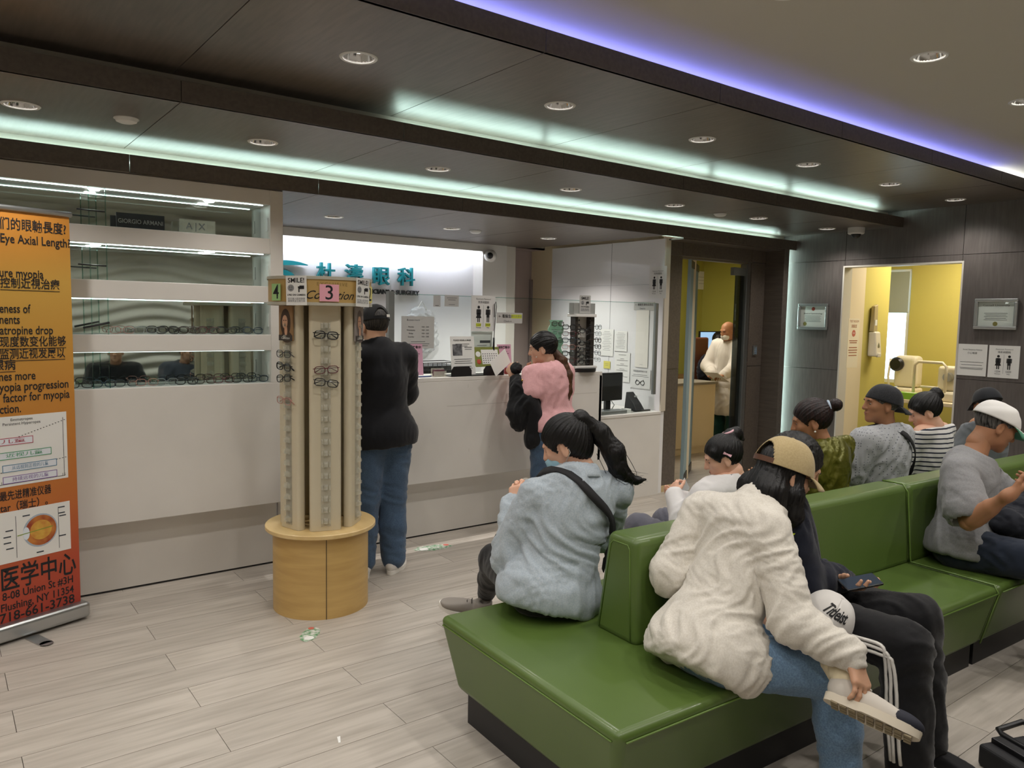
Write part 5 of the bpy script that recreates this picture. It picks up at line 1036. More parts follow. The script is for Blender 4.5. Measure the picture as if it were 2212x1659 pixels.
# dotted shirt cloth
md = cloth('dotted_shirt', '#a3a5a8', .9, .35, 16); nt = md.node_tree; vo = nt.nodes.new('ShaderNodeTexVoronoi'); vo.inputs['Scale'].default_value = 62; vo.inputs['Randomness'].default_value = 0.15
tcn = nt.nodes.new('ShaderNodeTexCoord'); nt.links.new(tcn.outputs['Object'], vo.inputs['Vector']); lt = nt.nodes.new('ShaderNodeMath'); lt.operation = 'LESS_THAN'; lt.inputs[1].default_value = 0.22; nt.links.new(vo.outputs['Distance'], lt.inputs[0])
mx = nt.nodes.new('ShaderNodeMix'); mx.data_type = 'RGBA'; mx.inputs[6].default_value = lin('#a9abae'); mx.inputs[7].default_value = lin('#5d6066'); nt.links.new(lt.outputs[0], mx.inputs[0]); nt.links.new(mx.outputs[2], nt.nodes['Principled BSDF'].inputs['Base Color'])
o, off, HM, D = figure('man in dotted grey shirt with backward black cap seated behind the bench back', (4.74, 2.42, .43), J, dict(m=md, t=.026, hem=-.1, sl=.75, slw=.02, amp=.008, sc=.10, neck=.045, band=True, seed=19), dict(m=m_nvy, t=.014), m_skin2, tk=1.08)
feet(o, off, J, m_shoek, m_soled)
vf_obj('hair', tf(finish_hair(hair_cap(grow=.975), line=.05), HM), m_hairg, o, off)
cap_parts(o, HM, off, cloth('charcoal_cap', '#1b1c1f', .7, .2, 50, '#2a2b2f'), back=True, R=(.093, .114, .110), c=(0, -.014, .018), tilt=.30)
strap('bag_strap', [(4.66, 2.50, .98), (4.70, 2.32, 1.0), (4.82, 2.24, .92), (4.92, 2.23, .80), (4.96, 2.26, .66)], .042, m_blackm, o, off, D['G'])
J = sit(5.40, 2.42, 1, w=.165); J.update(neck=(5.39, 2.39, .925), head=(5.335, 2.425, 1.065), hf=(-.62, .72, -.45))
ms = cloth('striped_jersey', '#d5d3d0', .9, .2, 24); nt = ms.node_tree; tcn = nt.nodes.new('ShaderNodeTexCoord'); sp = nt.nodes.new('ShaderNodeSeparateXYZ'); nt.links.new(tcn.outputs['Object'], sp.inputs[0]); mu = nt.nodes.new('ShaderNodeMath'); mu.operation = 'MULTIPLY'; mu.inputs[1].default_value = 1 / .031; nt.links.new(sp.outputs['Z'], mu.inputs[0])
fr_ = nt.nodes.new('ShaderNodeMath'); fr_.operation = 'FRACT'; nt.links.new(mu.outputs[0], fr_.inputs[0]); lt = nt.nodes.new('ShaderNodeMath'); lt.operation = 'LESS_THAN'; lt.inputs[1].default_value = .30; nt.links.new(fr_.outputs[0], lt.inputs[0]); mx = nt.nodes.new('ShaderNodeMix'); mx.data_type = 'RGBA'; mx.inputs[6].default_value = lin('#d5d3d0'); mx.inputs[7].default_value = lin('#1d2233'); nt.links.new(lt.outputs[0], mx.inputs[0]); nt.links.new(mx.outputs[2], nt.nodes['Principled BSDF'].inputs['Base Color'])
o, off, HM, D = figure('person with black bun in navy striped white top seated behind the bench back', (5.40, 2.42, .43), J, dict(m=ms, t=.018, hem=-.08, sl=2.0, amp=.005, name='top', collar=False, neck=.03, seed=23), dict(m=m_jean, t=.012), m_skin3, female=True, hs=.98)
feet(o, off, J, m_shoew, m_sole)
S = hair_cap(grow=1.06).el((.015, -.115, .085), (.04, .042, .045), k=.015).el((.03, -.14, .06), .022, k=.015).rc((-.06, .05, .06), (-.062, .09, -.05), .016, .004, .02).rc((.06, .05, .06), (.062, .085, -.05), .016, .004, .02); vf_obj('hair', tf(comb(finish_hair(S, line=.066), (.015, -.115, .085), 44, .003), HM), m_hair, o, off)
J = sit(6.30, 2.42, 1, w=.20); J.update(neck=(6.32, 2.40, .90), head=(6.36, 2.44, 1.05), hf=(.45, .8, -.35))
o, off, HM, D = figure('person in grey top and dark cap seated beyond the older man', (6.30, 2.42, .43), J, dict(m=cloth('slate_top', '#6f7478', .9, .25, 24), t=.022, hem=-.08, sl=2.0, name='top', seed=29), dict(m=m_blk, t=.014), m_skin2)
feet(o, off, J, m_shoek, m_soled); vf_obj('hair', tf(finish_hair(hair_cap(grow=.97)), HM), m_hair, o, off); cap_parts(o, HM, off, cloth('dark_cap', '#24262a', .8, .1, 50), R=(.092, .112, .105))
# ---- clinicians in the exam room
J = dict(pel=(8.20, 6.22, .90), neck=(8.18, 6.20, 1.38), head=(8.10, 6.17, 1.52), shR=(8.19, 6.39, 1.33), shL=(8.16, 6.02, 1.33), elL=(8.02, 5.98, 1.06), wrL=(7.80, 5.97, .985), elR=(8.10, 6.46, 1.06), wrR=(7.98, 6.30, .97), knL=(8.20, 6.12, .48), anL=(8.20, 6.12, .09), knR=(8.20, 6.32, .48), anR=(8.20, 6.32, .09), hf=(-.93, .15, -.30), handL=((-.9, 0, -.15), (0, 0, -1), dict(curl=(.3, .4, .3), h=.005)))
m_coat = cloth('white_coat', '#dcd8d4', .9, .2, 20)
o, off, HM, D = figure('masked clinician in long white coat standing behind the glass door', (8.2, 6.22, 0), J, dict(m=m_coat, t=.030, hem=-.12, sl=2.0, name='coat_top', neck=.05, amp=.006), dict(m=cloth('teal_scrubs', '#1f4a48', .9), t=.018, leg=.06), m_skin2, vox=.013)
S = SDF().rc((8.20, 6.22, .86), (8.205, 6.22, .42), .17, .20, .05); S.p[0] = ('el', V3(8.20, 6.22, .66), V3(.165, .215, .40), np.eye(3), 0, .05); S.cut((0, 0, .44), (0, 0, -1)); S.cut((0, 0, .86), (0, 0, 1)); vf_obj('coat_skirt', wrinkle(S.mesh(.014), .006, .12, 3), m_coat, o, off)
feet(o, off, J, m_shoek, m_soled, (-1, 0, 0)); face_mask(o, off, HM, mat('mask_white', '#dcdcd8', .8), False)
pd = thing('paper_pad', 'white paper pad held out by the masked clinician', 'paper', (7.66, 5.97, .965)); MB().box(-.14, .14, -.10, .10, -.003, .003).xf(Matrix.Rotation(.45, 4, 'Y')).build('sheet', m_paper, pd)
J = dict(pel=(9.02, 7.0, .62), neck=(8.92, 6.93, 1.06), head=(8.86, 6.86, 1.20), shL=(8.80, 7.05, 1.0), shR=(9.0, 6.76, 1.0), elL=(8.72, 7.0, .80), wrL=(8.62, 6.86, .88), elR=(8.95, 6.66, .82), wrR=(8.75, 6.66, .90), knL=(8.65, 6.9, .62), knR=(8.75, 6.66, .62), anL=(8.62, 6.86, .1), anR=(8.72, 6.62, .1), hf=(-.8, -.5, -.45))
J['head'] = (8.870,6.900,1.357); J['neck'] = tuple(V3(*J['head']) + V3(.05, .06, -.15)); dz = J['neck'][2] - 1.06; dx = J['neck'][0] - 8.92; dy = J['neck'][1] - 6.93
for k in ('pel', 'shL', 'shR', 'elL', 'elR', 'wrL', 'wrR', 'knL', 'knR'): J[k] = (J[k][0] + dx, J[k][1] + dy, J[k][2] + (dz if k not in ('knL', 'knR') else dz * .6))
J['anL'] = (J['anL'][0] + dx, J['anL'][1] + dy, .1); J['anR'] = (J['anR'][0] + dx, J['anR'][1] + dy, .1)
o, off, HM, D = figure('masked staff member in dark clothes working at the exam room screen', (J['pel'][0], J['pel'][1], .6), J, dict(m=m_nvy, t=.03, hem=-.1, sl=2.0, name='jacket'), dict(m=m_blk, t=.014), m_skin, vox=.014)
vf_obj('hair', wrinkle(tf(finish_hair(hair_cap(grow=1.08), line=.06), HM), .004, .04, 3), m_hair, o, off); face_mask(o, off, HM, mat('mask_white', '#dcdcd8'), False); feet(o, off, J, m_shoek, m_soled, (-1, -.3, 0))
sx_, sy_, sz_ = J['pel']; stl = thing('stool', 'round swivel stool under the seated exam room staff member', 'stool', (sx_, sy_, 0)); MB().lathe([(0, sz_ - .17), (.18, sz_ - .17), (.185, sz_ - .13), (.17, sz_ - .115), (0, sz_ - .115)], 28).build('cushion', m_black, stl, smooth=40); MB().tube([(0, 0, .05), (0, 0, sz_ - .17)], .025, 10).build('stem', m_silver, stl, smooth=True); MB().lathe([(0, .0), (.2, .0), (.2, .03), (.04, .06), (0, .06)], 24).build('foot_plate', m_silver, stl, smooth=40)
# ---- two people behind the camera, seen in the showcase mirror
b2 = thing('waiting_bench', 'green bench behind the viewer, seen only in the mirror', 'bench', (2.05, .02, 0)); MB().box(-.75, .8, -.28, .30, .13, .43).build('seat', m_leather, b2, smooth=40, bevel=.03, seg=4); MB().box(-.7, .75, -.22, .24, 0, .13).build('plinth', m_blackm, b2); MB().box(-.75, .8, -.30, -.20, .40, .82).build('backrest', m_leather, b2, smooth=40, bevel=.03, seg=4)
J = sit(1.66, .10, 1, w=.20, sz=.55); J.update(head=(1.66, .16, 1.17), hf=(-.3, 1, -.15))
o, off, HM, D = figure('person in dark open coat reflected in the showcase mirror', (1.66, .1, .43), J, dict(m=m_blk, t=.04, hem=-.1, sl=2.0, slw=.03, name='coat'), dict(m=m_blk, t=.014), m_skin, vox=.014); vf_obj('hair', tf(finish_hair(hair_cap(grow=1.05)), HM), m_hair, o, off); feet(o, off, J, m_shoek, m_soled)
J = sit(2.42, .10, 1, w=.20, sz=.55); J.update(head=(2.44, .15, 1.16), hf=(.5, 1, -.1), wrR=(2.60, .26, 1.02), elR=(2.66, .22, .78))
o, off, HM, D = figure('person in dark patterned shirt with glasses reflected in the showcase mirror', (2.42, .1, .43), J, dict(m=cloth('patterned_dark', '#2a2f38', .85, .3, 20, '#4a505a'), t=.03, hem=-.1, sl=2.0, name='shirt'), dict(m=m_blk, t=.014), m_skin, vox=.014); vf_obj('hair', tf(finish_hair(hair_cap(grow=1.04)), HM), m_hair, o, off); feet(o, off, J, m_shoek, m_soled)
# ================================================================ COUNTER ITEMS, PAPERS, DOORS, SMALL FIXTURES
RX = Matrix.Rotation(PI / 2, 4, 'X')
def lines_(M, rows, w, m, parent, x0=0.0, name='text_lines', h=.0035, align='C'):
    q = MB()
    for (z, f) in rows:
        a = -w * f / 2 if align == 'C' else -w / 2; q.box(x0 + a, x0 + a + w * f, z, z + h, 0, .0004)
    tag(q.xf(M).build(name, m, parent), kind='stuff')
def board(name, label, cat, c, w, h, face, m, tilt=0.0, t=.003, group=None):
    """thin upright sheet centred at c, facing direction angle `face` (radians, 0 = faces -Y)"""
    o = thing(name, label, cat, c); M = Matrix.Rotation(face, 4, 'Z') @ Matrix.Rotation(tilt, 4, 'X')
    MB().box(-w / 2, w / 2, 0, t, -h / 2, h / 2).xf(M).build('sheet', m, o); return o, M @ T4(0, -.0006, 0) @ RX
def restroom(o, M, s=1.0, hl=False, w=.22, h=.28):
    for i, sx in enumerate((-1, 1)):
        q = MB(); cx = sx * .042 * s; q.disc((cx, .045 * s, .0002), .011 * s, 14); q.box(cx - .013 * s, cx + .013 * s, -.005 * s, .030 * s, 0, .0005)
        if i == 0: q.add([(cx - .012 * s, .0, .0005), (cx + .012 * s, 0, .0005), (cx + .024 * s, -.035 * s, .0005), (cx - .024 * s, -.035 * s, .0005)], [(3, 2, 1, 0)])
        else: q.box(cx - .013 * s, cx + .013 * s, -.03 * s, .0, 0, .0005)
        for k in (-1, 1): q.box(cx + k * .017 * s - .003 * s, cx + k * .017 * s + .003 * s, -.01 * s, .028 * s, 0, .0005); q.box(cx + k * .007 * s - .004 * s, cx + k * .007 * s + .004 * s, -.065 * s, -.03 * s, 0, .0005)
        q.xf(M).build('restroom_symbol', m_ink, o); text('1234' if i == 0 else '5439', .022 * s, m_ink, o, M @ T4(cx, -.085 * s, .001)); text('Women' if i == 0 else 'Men', .014 * s, m_ink, o, M @ T4(cx, -.105 * s, .001))
        if hl: MB().box(cx - .022 * s, cx + .022 * s, -.097 * s, -.073 * s, 0, .0003).xf(M).build('highlight', m_hl, o)
    MB().box(-.0008, .0008, -.1 * s, .06 * s, 0, .0004).xf(M).build('divider_line', m_grey_ink, o)
    text('Restroom Password', .016 * s, m_grey_ink, o, M @ T4(0, .105 * s, .001)); text('洗手间密码', .020 * s, m_ink, o, M @ T4(0, .08 * s, .001))
m_hl = mat('highlighter', '#cfd93a', .8); m_pinkp = mat('pink_paper', '#cf9fb4', .8); m_greyp = mat('grey_paper', '#b9b8b5', .8); m_wht = mat('bright_paper', '#dedddb', .8)
YC = 4.915   # papers stuck on the room side of the clear guard
o, M = board('restroom_notice', 'tall white restroom notice standing on the counter by the check-in sign', 'sign', (3.426,4.915,1.672), .225, .275, 0, m_wht); restroom(o, M, 1.05, True)
o, M = board('checkin_notice', 'grey check-in arrow sign with yellow highlighting beside the restroom notice', 'sign', (3.683,4.915,1.640), .255, .085, 0, m_greyp); text('← 看醫生', .030, m_ink, o, M @ T4(-.05, .012, .001)); MB().box(.015, .12, -.002, .028, 0, .0003).xf(M).build('highlight', m_hl, o); text('請在此登記', .022, m_grey_ink, o, M @ T4(.066, .012, .001)); text('Check-in', .022, m_grey_ink, o, M @ T4(-.02, -.026, .001))
o, M = board('hours_notice', 'grey opening hours notice taped beside the metal post', 'sign', (2.846,4.915,1.523), .275, .235, 0, m_greyp)
for i, d_ in enumerate(('Monday', 'Wednesday', 'Friday', 'Saturday')): text(d_, .015, m_ink, o, M @ T4(-.06, .04 - i * .024, .001)); text('9:00 - 5:00', .014, m_ink, o, M @ T4(.06, .04 - i * .024, .001))
text('Business hours', .018, m_grey_ink, o, M @ T4(-.04, .09, .001)); lines_(M, [(-.07, .5), (-.085, .8), (-.10, .7)], .24, m_grey_ink, o)
o, M = board('payment_notice', 'small grey text notice high on the clear guard', 'sign', (3.137,4.918,1.761), .125, .085, 0, m_greyp); lines_(M, [(.02, .8), (.005, .6), (-.03, .5)], .11, m_grey_ink, o)
o, M = board('square_notice', 'small square grey notice next to the text notice on the guard', 'sign', (3.007,4.918,1.757), .06, .085, 0, m_greyp); lines_(M, [(-.036, .6)], .05, m_ink, o)
o, M = board('covid_flyer', 'white flyer with a grey photo standing in the black tray', 'flyer', (3.206,4.860,1.351), .215, .29, 0, m_paper, tilt=-.12); text('PLEASE WEAR A MASK', .016, m_ink, o, M @ T4(0, .115, .001), bold=.02); MB().box(-.09, -.005, .0, .085, 0, .0006).xf(M).build('print_photo', mat('grey_print', '#7d7d80', .7, var=('#2f2f33', 30, (1, 1, 1), 3)), o); lines_(M, [(.085, .7), (.07, .5), (-.03, .9), (-.045, .8), (-.06, .9), (-.085, .8), (-.10, .9), (-.115, .7)], .18, m_ink, o); lines_(M, [(.06, 1), (.045, .9)], .07, m_ink, o, x0=.05)
o, M = board('info_card', 'white information card with dark band behind the flyer', 'sign', (3.431,4.935,1.452), .20, .16, 0, m_wht); MB().box(-.02, .08, -.01, .01, 0, .0005).xf(M).build('dark_band', mat('dark_band', '#4a4a4e', .8), o); lines_(M, [(-.03, .6), (-.045, .4)], .15, m_grey_ink, o)
for (u, nm) in ((1, 'pink flyer with black characters behind the man in black'), (2, 'pink flyer with black characters behind the desk calendar')):
    o, M = board('pink_flyer', nm, 'flyer', (2.812,4.900,1.324) if u == 1 else (3.628,4.900,1.316), .135, .23, 0, m_pinkp, tilt=-.1); text('很快来看诊!', .022, m_ink, o, M @ T4(0, .09, .001), width=.115, bold=.02); lines_(M, [(.055, .5), (.04, .8), (.025, .6)], .11, mat('plum_ink', '#5a2f4a', .8), o)
    q = MB(); q.disc((0, -.01, 0), .012, 12); q.box(-.014, .014, -.075, -.022, 0, .0004); q.xf(M).build('figure_print', mat('violet_print', '#4f3f86', .8), o); text('人二源', .018, m_ink, o, M @ T4(0, -.1, .001))
cal = thing('desk_calendar', 'green desk calendar standing on the counter beside the flyer', 'calendar', (3.448,4.860,1.261)); Mc = Matrix.Rotation(-.28, 4, 'X')
MB().box(-.12, .12, 0, .004, .0, .155).xf(Mc).build('stand', mat('olive_card', '#7a8038', .7), cal); MB().box(-.12, .12, 0, .004, 0, .155).xf(T4(0, .09, 0) @ Matrix.Rotation(.28, 4, 'X')).build('rear_flap', mat('olive_card', '#7a8038'), cal); MB().box(-.055, .105, -.002, 0, .02, .135).xf(Mc).build('page', m_paper, cal)
q = MB()
for i in range(5):
    for k in range(7): q.box(-.045 + k * .021, -.036 + k * .021, -.0028, -.002, .03 + i * .017, .036 + i * .017)
q.xf(Mc).build('date_grid', m_ink, cal); q = MB().add([(-.085 + .024 * math.cos(a), -.0015, .10 + .022 * math.sin(a)) for a in np.linspace(0, 2 * PI, 12)[:-1]], [tuple(range(11))]); q.xf(Mc).build('flower_print', m_paper, cal); MB().sphere((-.085, .0, .04), (.02, .004, .02), 12, 8).xf(Mc).build('red_print', mat('red_print', '#b5432f', .6), cal)
ty = thing('paper_tray', 'black curved letter tray at the front edge of the counter', 'tray', (3.28, 4.85, 1.2005)); MB().box(-.24, .24, -.09, .09, 0, .006).build('base', m_black, ty)
for (a0, a1) in ((-.24, -.06), (.05, .24)):
    P = np.array([[(a0 + (a1 - a0) * i / 8, -.088, z) for z in (0, .075 if 0 < i < 8 else .045)] for i in range(9)]); MB().grid(P).build('front_wall', m_black, ty, solid=.005)
ch = thing('card_holder', 'clear card holder with dark cards beside the black tray', 'card holder', (2.98, 4.84, 1.2005)); MB().box(-.055, .055, -.02, .02, 0, .004).box(-.055, .055, -.02, -.017, 0, .04).box(-.055, .055, .017, .02, 0, .06).build('holder', m_acry, ch); MB().box(-.045, .045, -.012, .012, .005, .05).build('cards', mat('plum_cards', '#5a2c3c', .6), ch)
for (x, z, c_) in ((2.87, 0, '#3b4d8a'),): 
    pn = thing('pen', 'blue pen lying on the counter near the card holder', 'pen', (2.86, 4.82, 1.2055)); MB().tube([(-.06, 0, 0), (.05, .01, 0)], .0045, 8).build('barrel', mat('blue_plastic', c_, .3), pn, smooth=True); MB().tube([(.05, .01, 0), (.062, .011, 0)], [.0045, .001], 8).build('tip', m_silver, pn)
rb = thing('red_box', 'small red box on the counter beside the calendar', 'box', (3.62, 4.83, 1.2005)); MB().box(-.03, .03, -.02, .02, 0, .05).build('carton', mat('red_card', '#a5342c', .5), rb, bevel=.002); MB().box(-.03, .03, -.0205, -.02, .015, .03).build('label_band', m_paper, rb)
bk = thing('wire_basket', 'black wire file basket behind the guard holding papers', 'basket', (3.22, 5.30, .7505)); q = MB()
for i in range(8): z = .33 + i * .028; q.tube([(-.17, -.12, z), (.17, -.12, z), (.17, .12, z), (-.17, .12, z), (-.17, -.12, z)], .004, 5)
for x in np.linspace(-.17, .17, 9): q.tube([(x, -.12, .33), (x, -.12, .53)], .003, 4)
q.build('wires', m_black, bk); MB().box(-.15, .15, -.09, .09, .34, .50).build('papers', mat('basket_black', '#26262a', .7), bk); MB().box(-.17, .17, -.12, .12, 0, .33).build('drawer_box', m_greym, bk, bevel=.004)
bagp = thing('plastic_bag', 'clear white plastic bag hanging on the reception wall', 'bag', (3.95, 6.78, 1.45)); S = SDF().el((3.95, 6.77, 1.52), (.17, .045, .20), k=.03).el((4.02, 6.77, 1.40), (.13, .04, .12), k=.03); vf_obj('film', wrinkle(S.mesh(.012), .02, .09, 4), milky_mat('plastic_film', '#e4e6ea', .45), bagp, bagp.location); MB().tube([(-.06, -.03, .25), (0, -.03, .34), (.06, -.03, .25)], .004, 6).build('handle', m_white, bagp)
oc = thing('eye_occluder', 'black round eye occluder hanging on a cord from the guard', 'occluder', (3.519,4.900,1.344)); MB().tube([(0, 0, .04), (.005, 0, .2), (.02, 0, .38), (.015, .0, .42), (.0, 0, .40), (.003, 0, .3)], .003, 6).build('cord', m_black, oc, smooth=True); MB().lathe([(0, -.006), (.036, -.006), (.04, 0), (.036, .006), (0, .006)], 24).xf(Matrix.Rotation(PI / 2, 4, 'X')).build('paddle', m_black, oc, smooth=40); MB().tube([(0, 0, .035), (.001, 0, .14)], .008, 8).build('grip', m_black, oc, smooth=True)
dm = thing('dome_camera', 'white dome camera with black lens on the white pillar', 'camera', (4.683,6.600,2.277)); MB().sphere((0, 0, 0), (.065, .06, .065), 20, 14).build('shell', m_white, dm, smooth=True); MB().sphere((-.035, -.035, 0), .034, 16, 10).build('lens', m_black, dm, smooth=True); MB().lathe([(0, 0), (.055, 0), (.055, .02), (0, .02)], 20).xf(T4(0, .045, 0) @ Matrix.Rotation(-PI / 2, 4, 'X') @ T4(0, 0, -.02)).build('mount', m_white, dm)
# rotating frame display with green card strip
rd = thing('frame_carousel', 'countertop carousel with dark pillars holding rows of eyeglasses', 'display stand', (4.38, 4.83, 1.2005)); MB().lathe([(0, 0), (.125, 0), (.13, .012), (.13, .03), (0, .03)], 32).build('turntable', m_black, rd, smooth=40); MB().box(-.125, .125, -.07, .07, .03, .05).build('lower_tray', m_white, rd, bevel=.004); MB().box(-.115, .115, -.06, .06, .46, .485).build('upper_tray', m_white, rd, bevel=.004)
for sx in (-.10, .072): MB().box(sx, sx + .03 if sx < 0 else sx + .045, -.03, .03, .05, .46).build('pillar', mat('dark_veneer', '#2e2925', .5), rd)
MB().box(-.07, .07, .02, .03, .05, .46).build('centre_mirror', mat('pale_back', '#c9c6bd', .3), rd); MB().box(-.12, .12, -.03, .03, .485, .575).build('header_board', mat('grey_board', '#9a9c98', .6), rd); 
q = MB()
for i in range(10):
    for sx in (-.062, .062): q.sphere((sx, -.035, .09 + i * .038), .0075, 8, 6)
q.build('pegs', m_black, rd, smooth=True)
Ms = T4(0, -.034, .565) @ RX; MB().box(-.062, .062, -.075, .075, -.001, 0).xf(Ms).build('paper_sign', m_greyp, rd); smile_sign(Ms @ T4(0, 0, .001), rd, .95)
for i, z in enumerate((.345, .29, .24, .185, .13, .085)):
    if i % 5 != 1: glasses((4.38, 4.785, 1.2005 + z), (0, 0, 0), STY[(i * 3) % 3 if i % 2 else 0], '%s eyeglasses down on the front of the countertop carousel' % ORD[i], 'carousel front glasses', fold=1.4)
for i, z in enumerate((.375, .32, .265, .21, .155, .10)):
    for sx, nm in ((-1, 'left'), (1, 'right')):
        glasses((4.38 + sx * .165, 4.80, 1.2005 + z), (0, 0, sx * PI / 2 * .78), STY[(i * 2 + (sx > 0)) % 8], '%s eyeglasses down on the %s side of the countertop carousel' % (ORD[i], nm), 'carousel %s glasses' % nm, fold=.2)
gs = thing('green_card_strip', 'pale green wavy display card with eyeglasses beside the carousel', 'display card', (4.12, 4.86, 1.2005)); P = []
for i in range(22): z = .02 + i * .0195; wv = .072 + .014 * math.sin(i * 2 * PI / 5.2); P.append([(-wv, 0, z), (wv, 0, z)])
MB().grid(np.array(P)).build('card', mat('mint_card', '#86b89a', .6), gs, solid=.006); MB().box(-.06, .06, -.03, .04, 0, .02).build('foot', mat('mint_card', '#86b89a'), gs)
for i, z in enumerate((.40, .33, .265)): glasses((4.12, 4.835, 1.2005 + z), (0, 0, .05 * i), STY[(5, 3, 1)[i]], '%s eyeglasses down on the pale green card strip' % ORD[i], 'green card glasses', fold=1.3)
# papers on the white partition (face -X)
def wallpaper(name, label, c, w, h, m, cat='notice'): return board(name, label, cat, (5.453, c[1], c[2]), w, h, -PI / 2, m, t=.0015)
o, M = wallpaper('restroom_sheet', 'white restroom sheet high on the glossy white partition', (5.455,4.974,1.998), .215, .30, m_wht); restroom(o, M, 1.0)
o, M = wallpaper('phone_list', 'wide white list taped low on the glossy white partition', (5.455,5.631,1.409), .19, .27, m_paper); lines_(M, [(.11 - i * .017, .5 + .4 * ((i * 7) % 5) / 5) for i in range(12)], .16, m_grey_ink, o, h=.0025)
o, M = wallpaper('number_sheet', 'small white sheet of handwritten numbers on the partition', (5.455,5.435,1.430), .175, .20, m_paper); lines_(M, [(.08 - i * .015, .6 + .3 * ((i * 3) % 4) / 4) for i in range(11)], .15, m_grey_ink, o, h=.0025)
o, M = wallpaper('rules_sheet', 'long white sheet with underlined headings on the partition', (5.455,5.404,1.174), .21, .29, m_paper); lines_(M, [(.12, .6), (.08, .3), (.065, .9), (.03, .3), (.015, .9), (-.02, .4), (-.035, .9), (-.08, .3), (-.095, .9)], .17, m_ink, o, h=.003)
o, M = wallpaper('sticky_note', 'yellow sticky note on the white partition', (5.455,5.621,1.184), .095, .075, mat('yellow_note', '#d8cf6a', .8)); lines_(M, [(.01, .6), (-.008, .5)], .08, m_grey_ink, o, h=.002)
o, M = wallpaper('narrow_sheet', 'tall narrow blank white sheet on the partition', (5.455,5.150,1.463), .165, .55, mat('cream_sheet', '#e6e2da', .8)); lines_(M, [(-.25, .3)], .12, m_grey_ink, o, h=.002)
o, M = wallpaper('checkin_sheet', 'grey check-in strip at the partition top edge of the guard', (5.455,5.134,1.777), .27, .08, m_greyp); text('← 看醫生 請在此登記', .024, m_ink, o, M @ T4(0, .012, .001), width=.23); text('Check-in', .02, m_ink, o, M @ T4(-.02, -.024, .001))
o, M = wallpaper('glasses_notice', 'white notice with a spectacles drawing above the card terminal', (5.455,5.156,1.078), .265, .19, m_wht); text('取眼鏡請等候叫號', .022, m_grey_ink, o, M @ T4(0, .07, .001), width=.18); lines_(M, [(.035, .8), (.02, .95)], .23, m_grey_ink, o)
q = MB()
for sx in (-1, 1): q.tube([(sx * .032 + .026 * math.cos(a), -.04 + .02 * math.sin(a), .001) for a in np.linspace(0, 2 * PI, 14)[:-1]], .003, 5, closed=True); q.tube([(sx * .055, -.03, .001), (sx * .04, -.01, .001)], .003, 5)
q.tube([(-.008, -.035, .001), (.008, -.035, .001)], .003, 5); q.xf(M).build('spectacles_drawing', m_ink, o)
mo = thing('monitor', 'black computer monitor seen from behind on the low counter', 'monitor', (5.00, 5.12, .7905)); MB().box(-.17, .17, -.012, .03, .10, .36).build('housing', m_black, mo, bevel=.006); MB().box(-.16, .16, -.014, -.012, .235, .345).build('rear_plate', mat('dark_grey_plastic', '#2c2d30', .5), mo); MB().box(-.03, .03, .0, .03, .01, .14).build('neck', m_black, mo); MB().box(-.11, .11, -.06, .10, 0, .012).build('foot', m_black, mo, bevel=.004); MB().tube([(.02, -.02, .10), (.05, -.03, .06), (.03, -.02, .02)], .004, 6).build('cable', m_greyp, mo)
tm = thing('card_terminal', 'black card payment terminal beside the monitor', 'terminal', (5.30, 5.08, .7905)); MB().hexa([(-.06, -.09, 0), (.06, -.09, 0), (.06, .07, 0), (-.06, .07, 0), (-.05, -.05, .06), (.05, -.05, .06), (.05, .06, .17), (-.05, .06, .17)]).build('housing', m_black, tm, bevel=.006); MB().box(-.10, .10, -.12, -.09, 0, .012).build('foot', m_black, tm); MB().box(.01, .04, -.0, .01, .12, .135).build('badge', m_greyp, tm)
dv2 = thing('counter_box', 'flat grey box lying on the low counter under the monitor', 'box', (4.90, 4.99, .7905)); MB().box(-.2, .16, -.06, .06, 0, .03).build('shell', m_greym, dv2, bevel=.004); MB().box(.165, .22, -.05, .02, 0, .035).build('end_cap', m_paper, dv2)
# smoke detectors and ceiling camera
for p, nm in (((0.773,4.088,2.550), 'white round smoke detector in the middle ceiling step near the banner'), ((3.874,5.700,2.400), 'white round smoke detector over the reception'), ((5.355,4.208,2.550), 'white round smoke detector in the middle ceiling step near the portal')):
    t = thing('smoke_detector', nm, 'detector', p); MB().lathe([(0, -.022), (.03, -.022), (.045, -.016), (.052, 0)], 24).build('cover', m_trim, t, smooth=40); MB().lathe([(.05, 0), (.056, -.004), (.056, 0)], 24).build('base_ring', m_trim, t)
t = thing('ceiling_camera', 'white dome security camera under the dark ceiling by the end wall', 'camera', (7.006,3.919,2.550)); MB().lathe([(0, 0), (.075, 0), (.075, -.05), (.066, -.06), (0, -.06)], 28).build('housing', m_trim, t, smooth=40); MB().sphere((0, 0, -.055), (.045, .045, .045), 18, 12).build('dome', m_black, t, smooth=True)
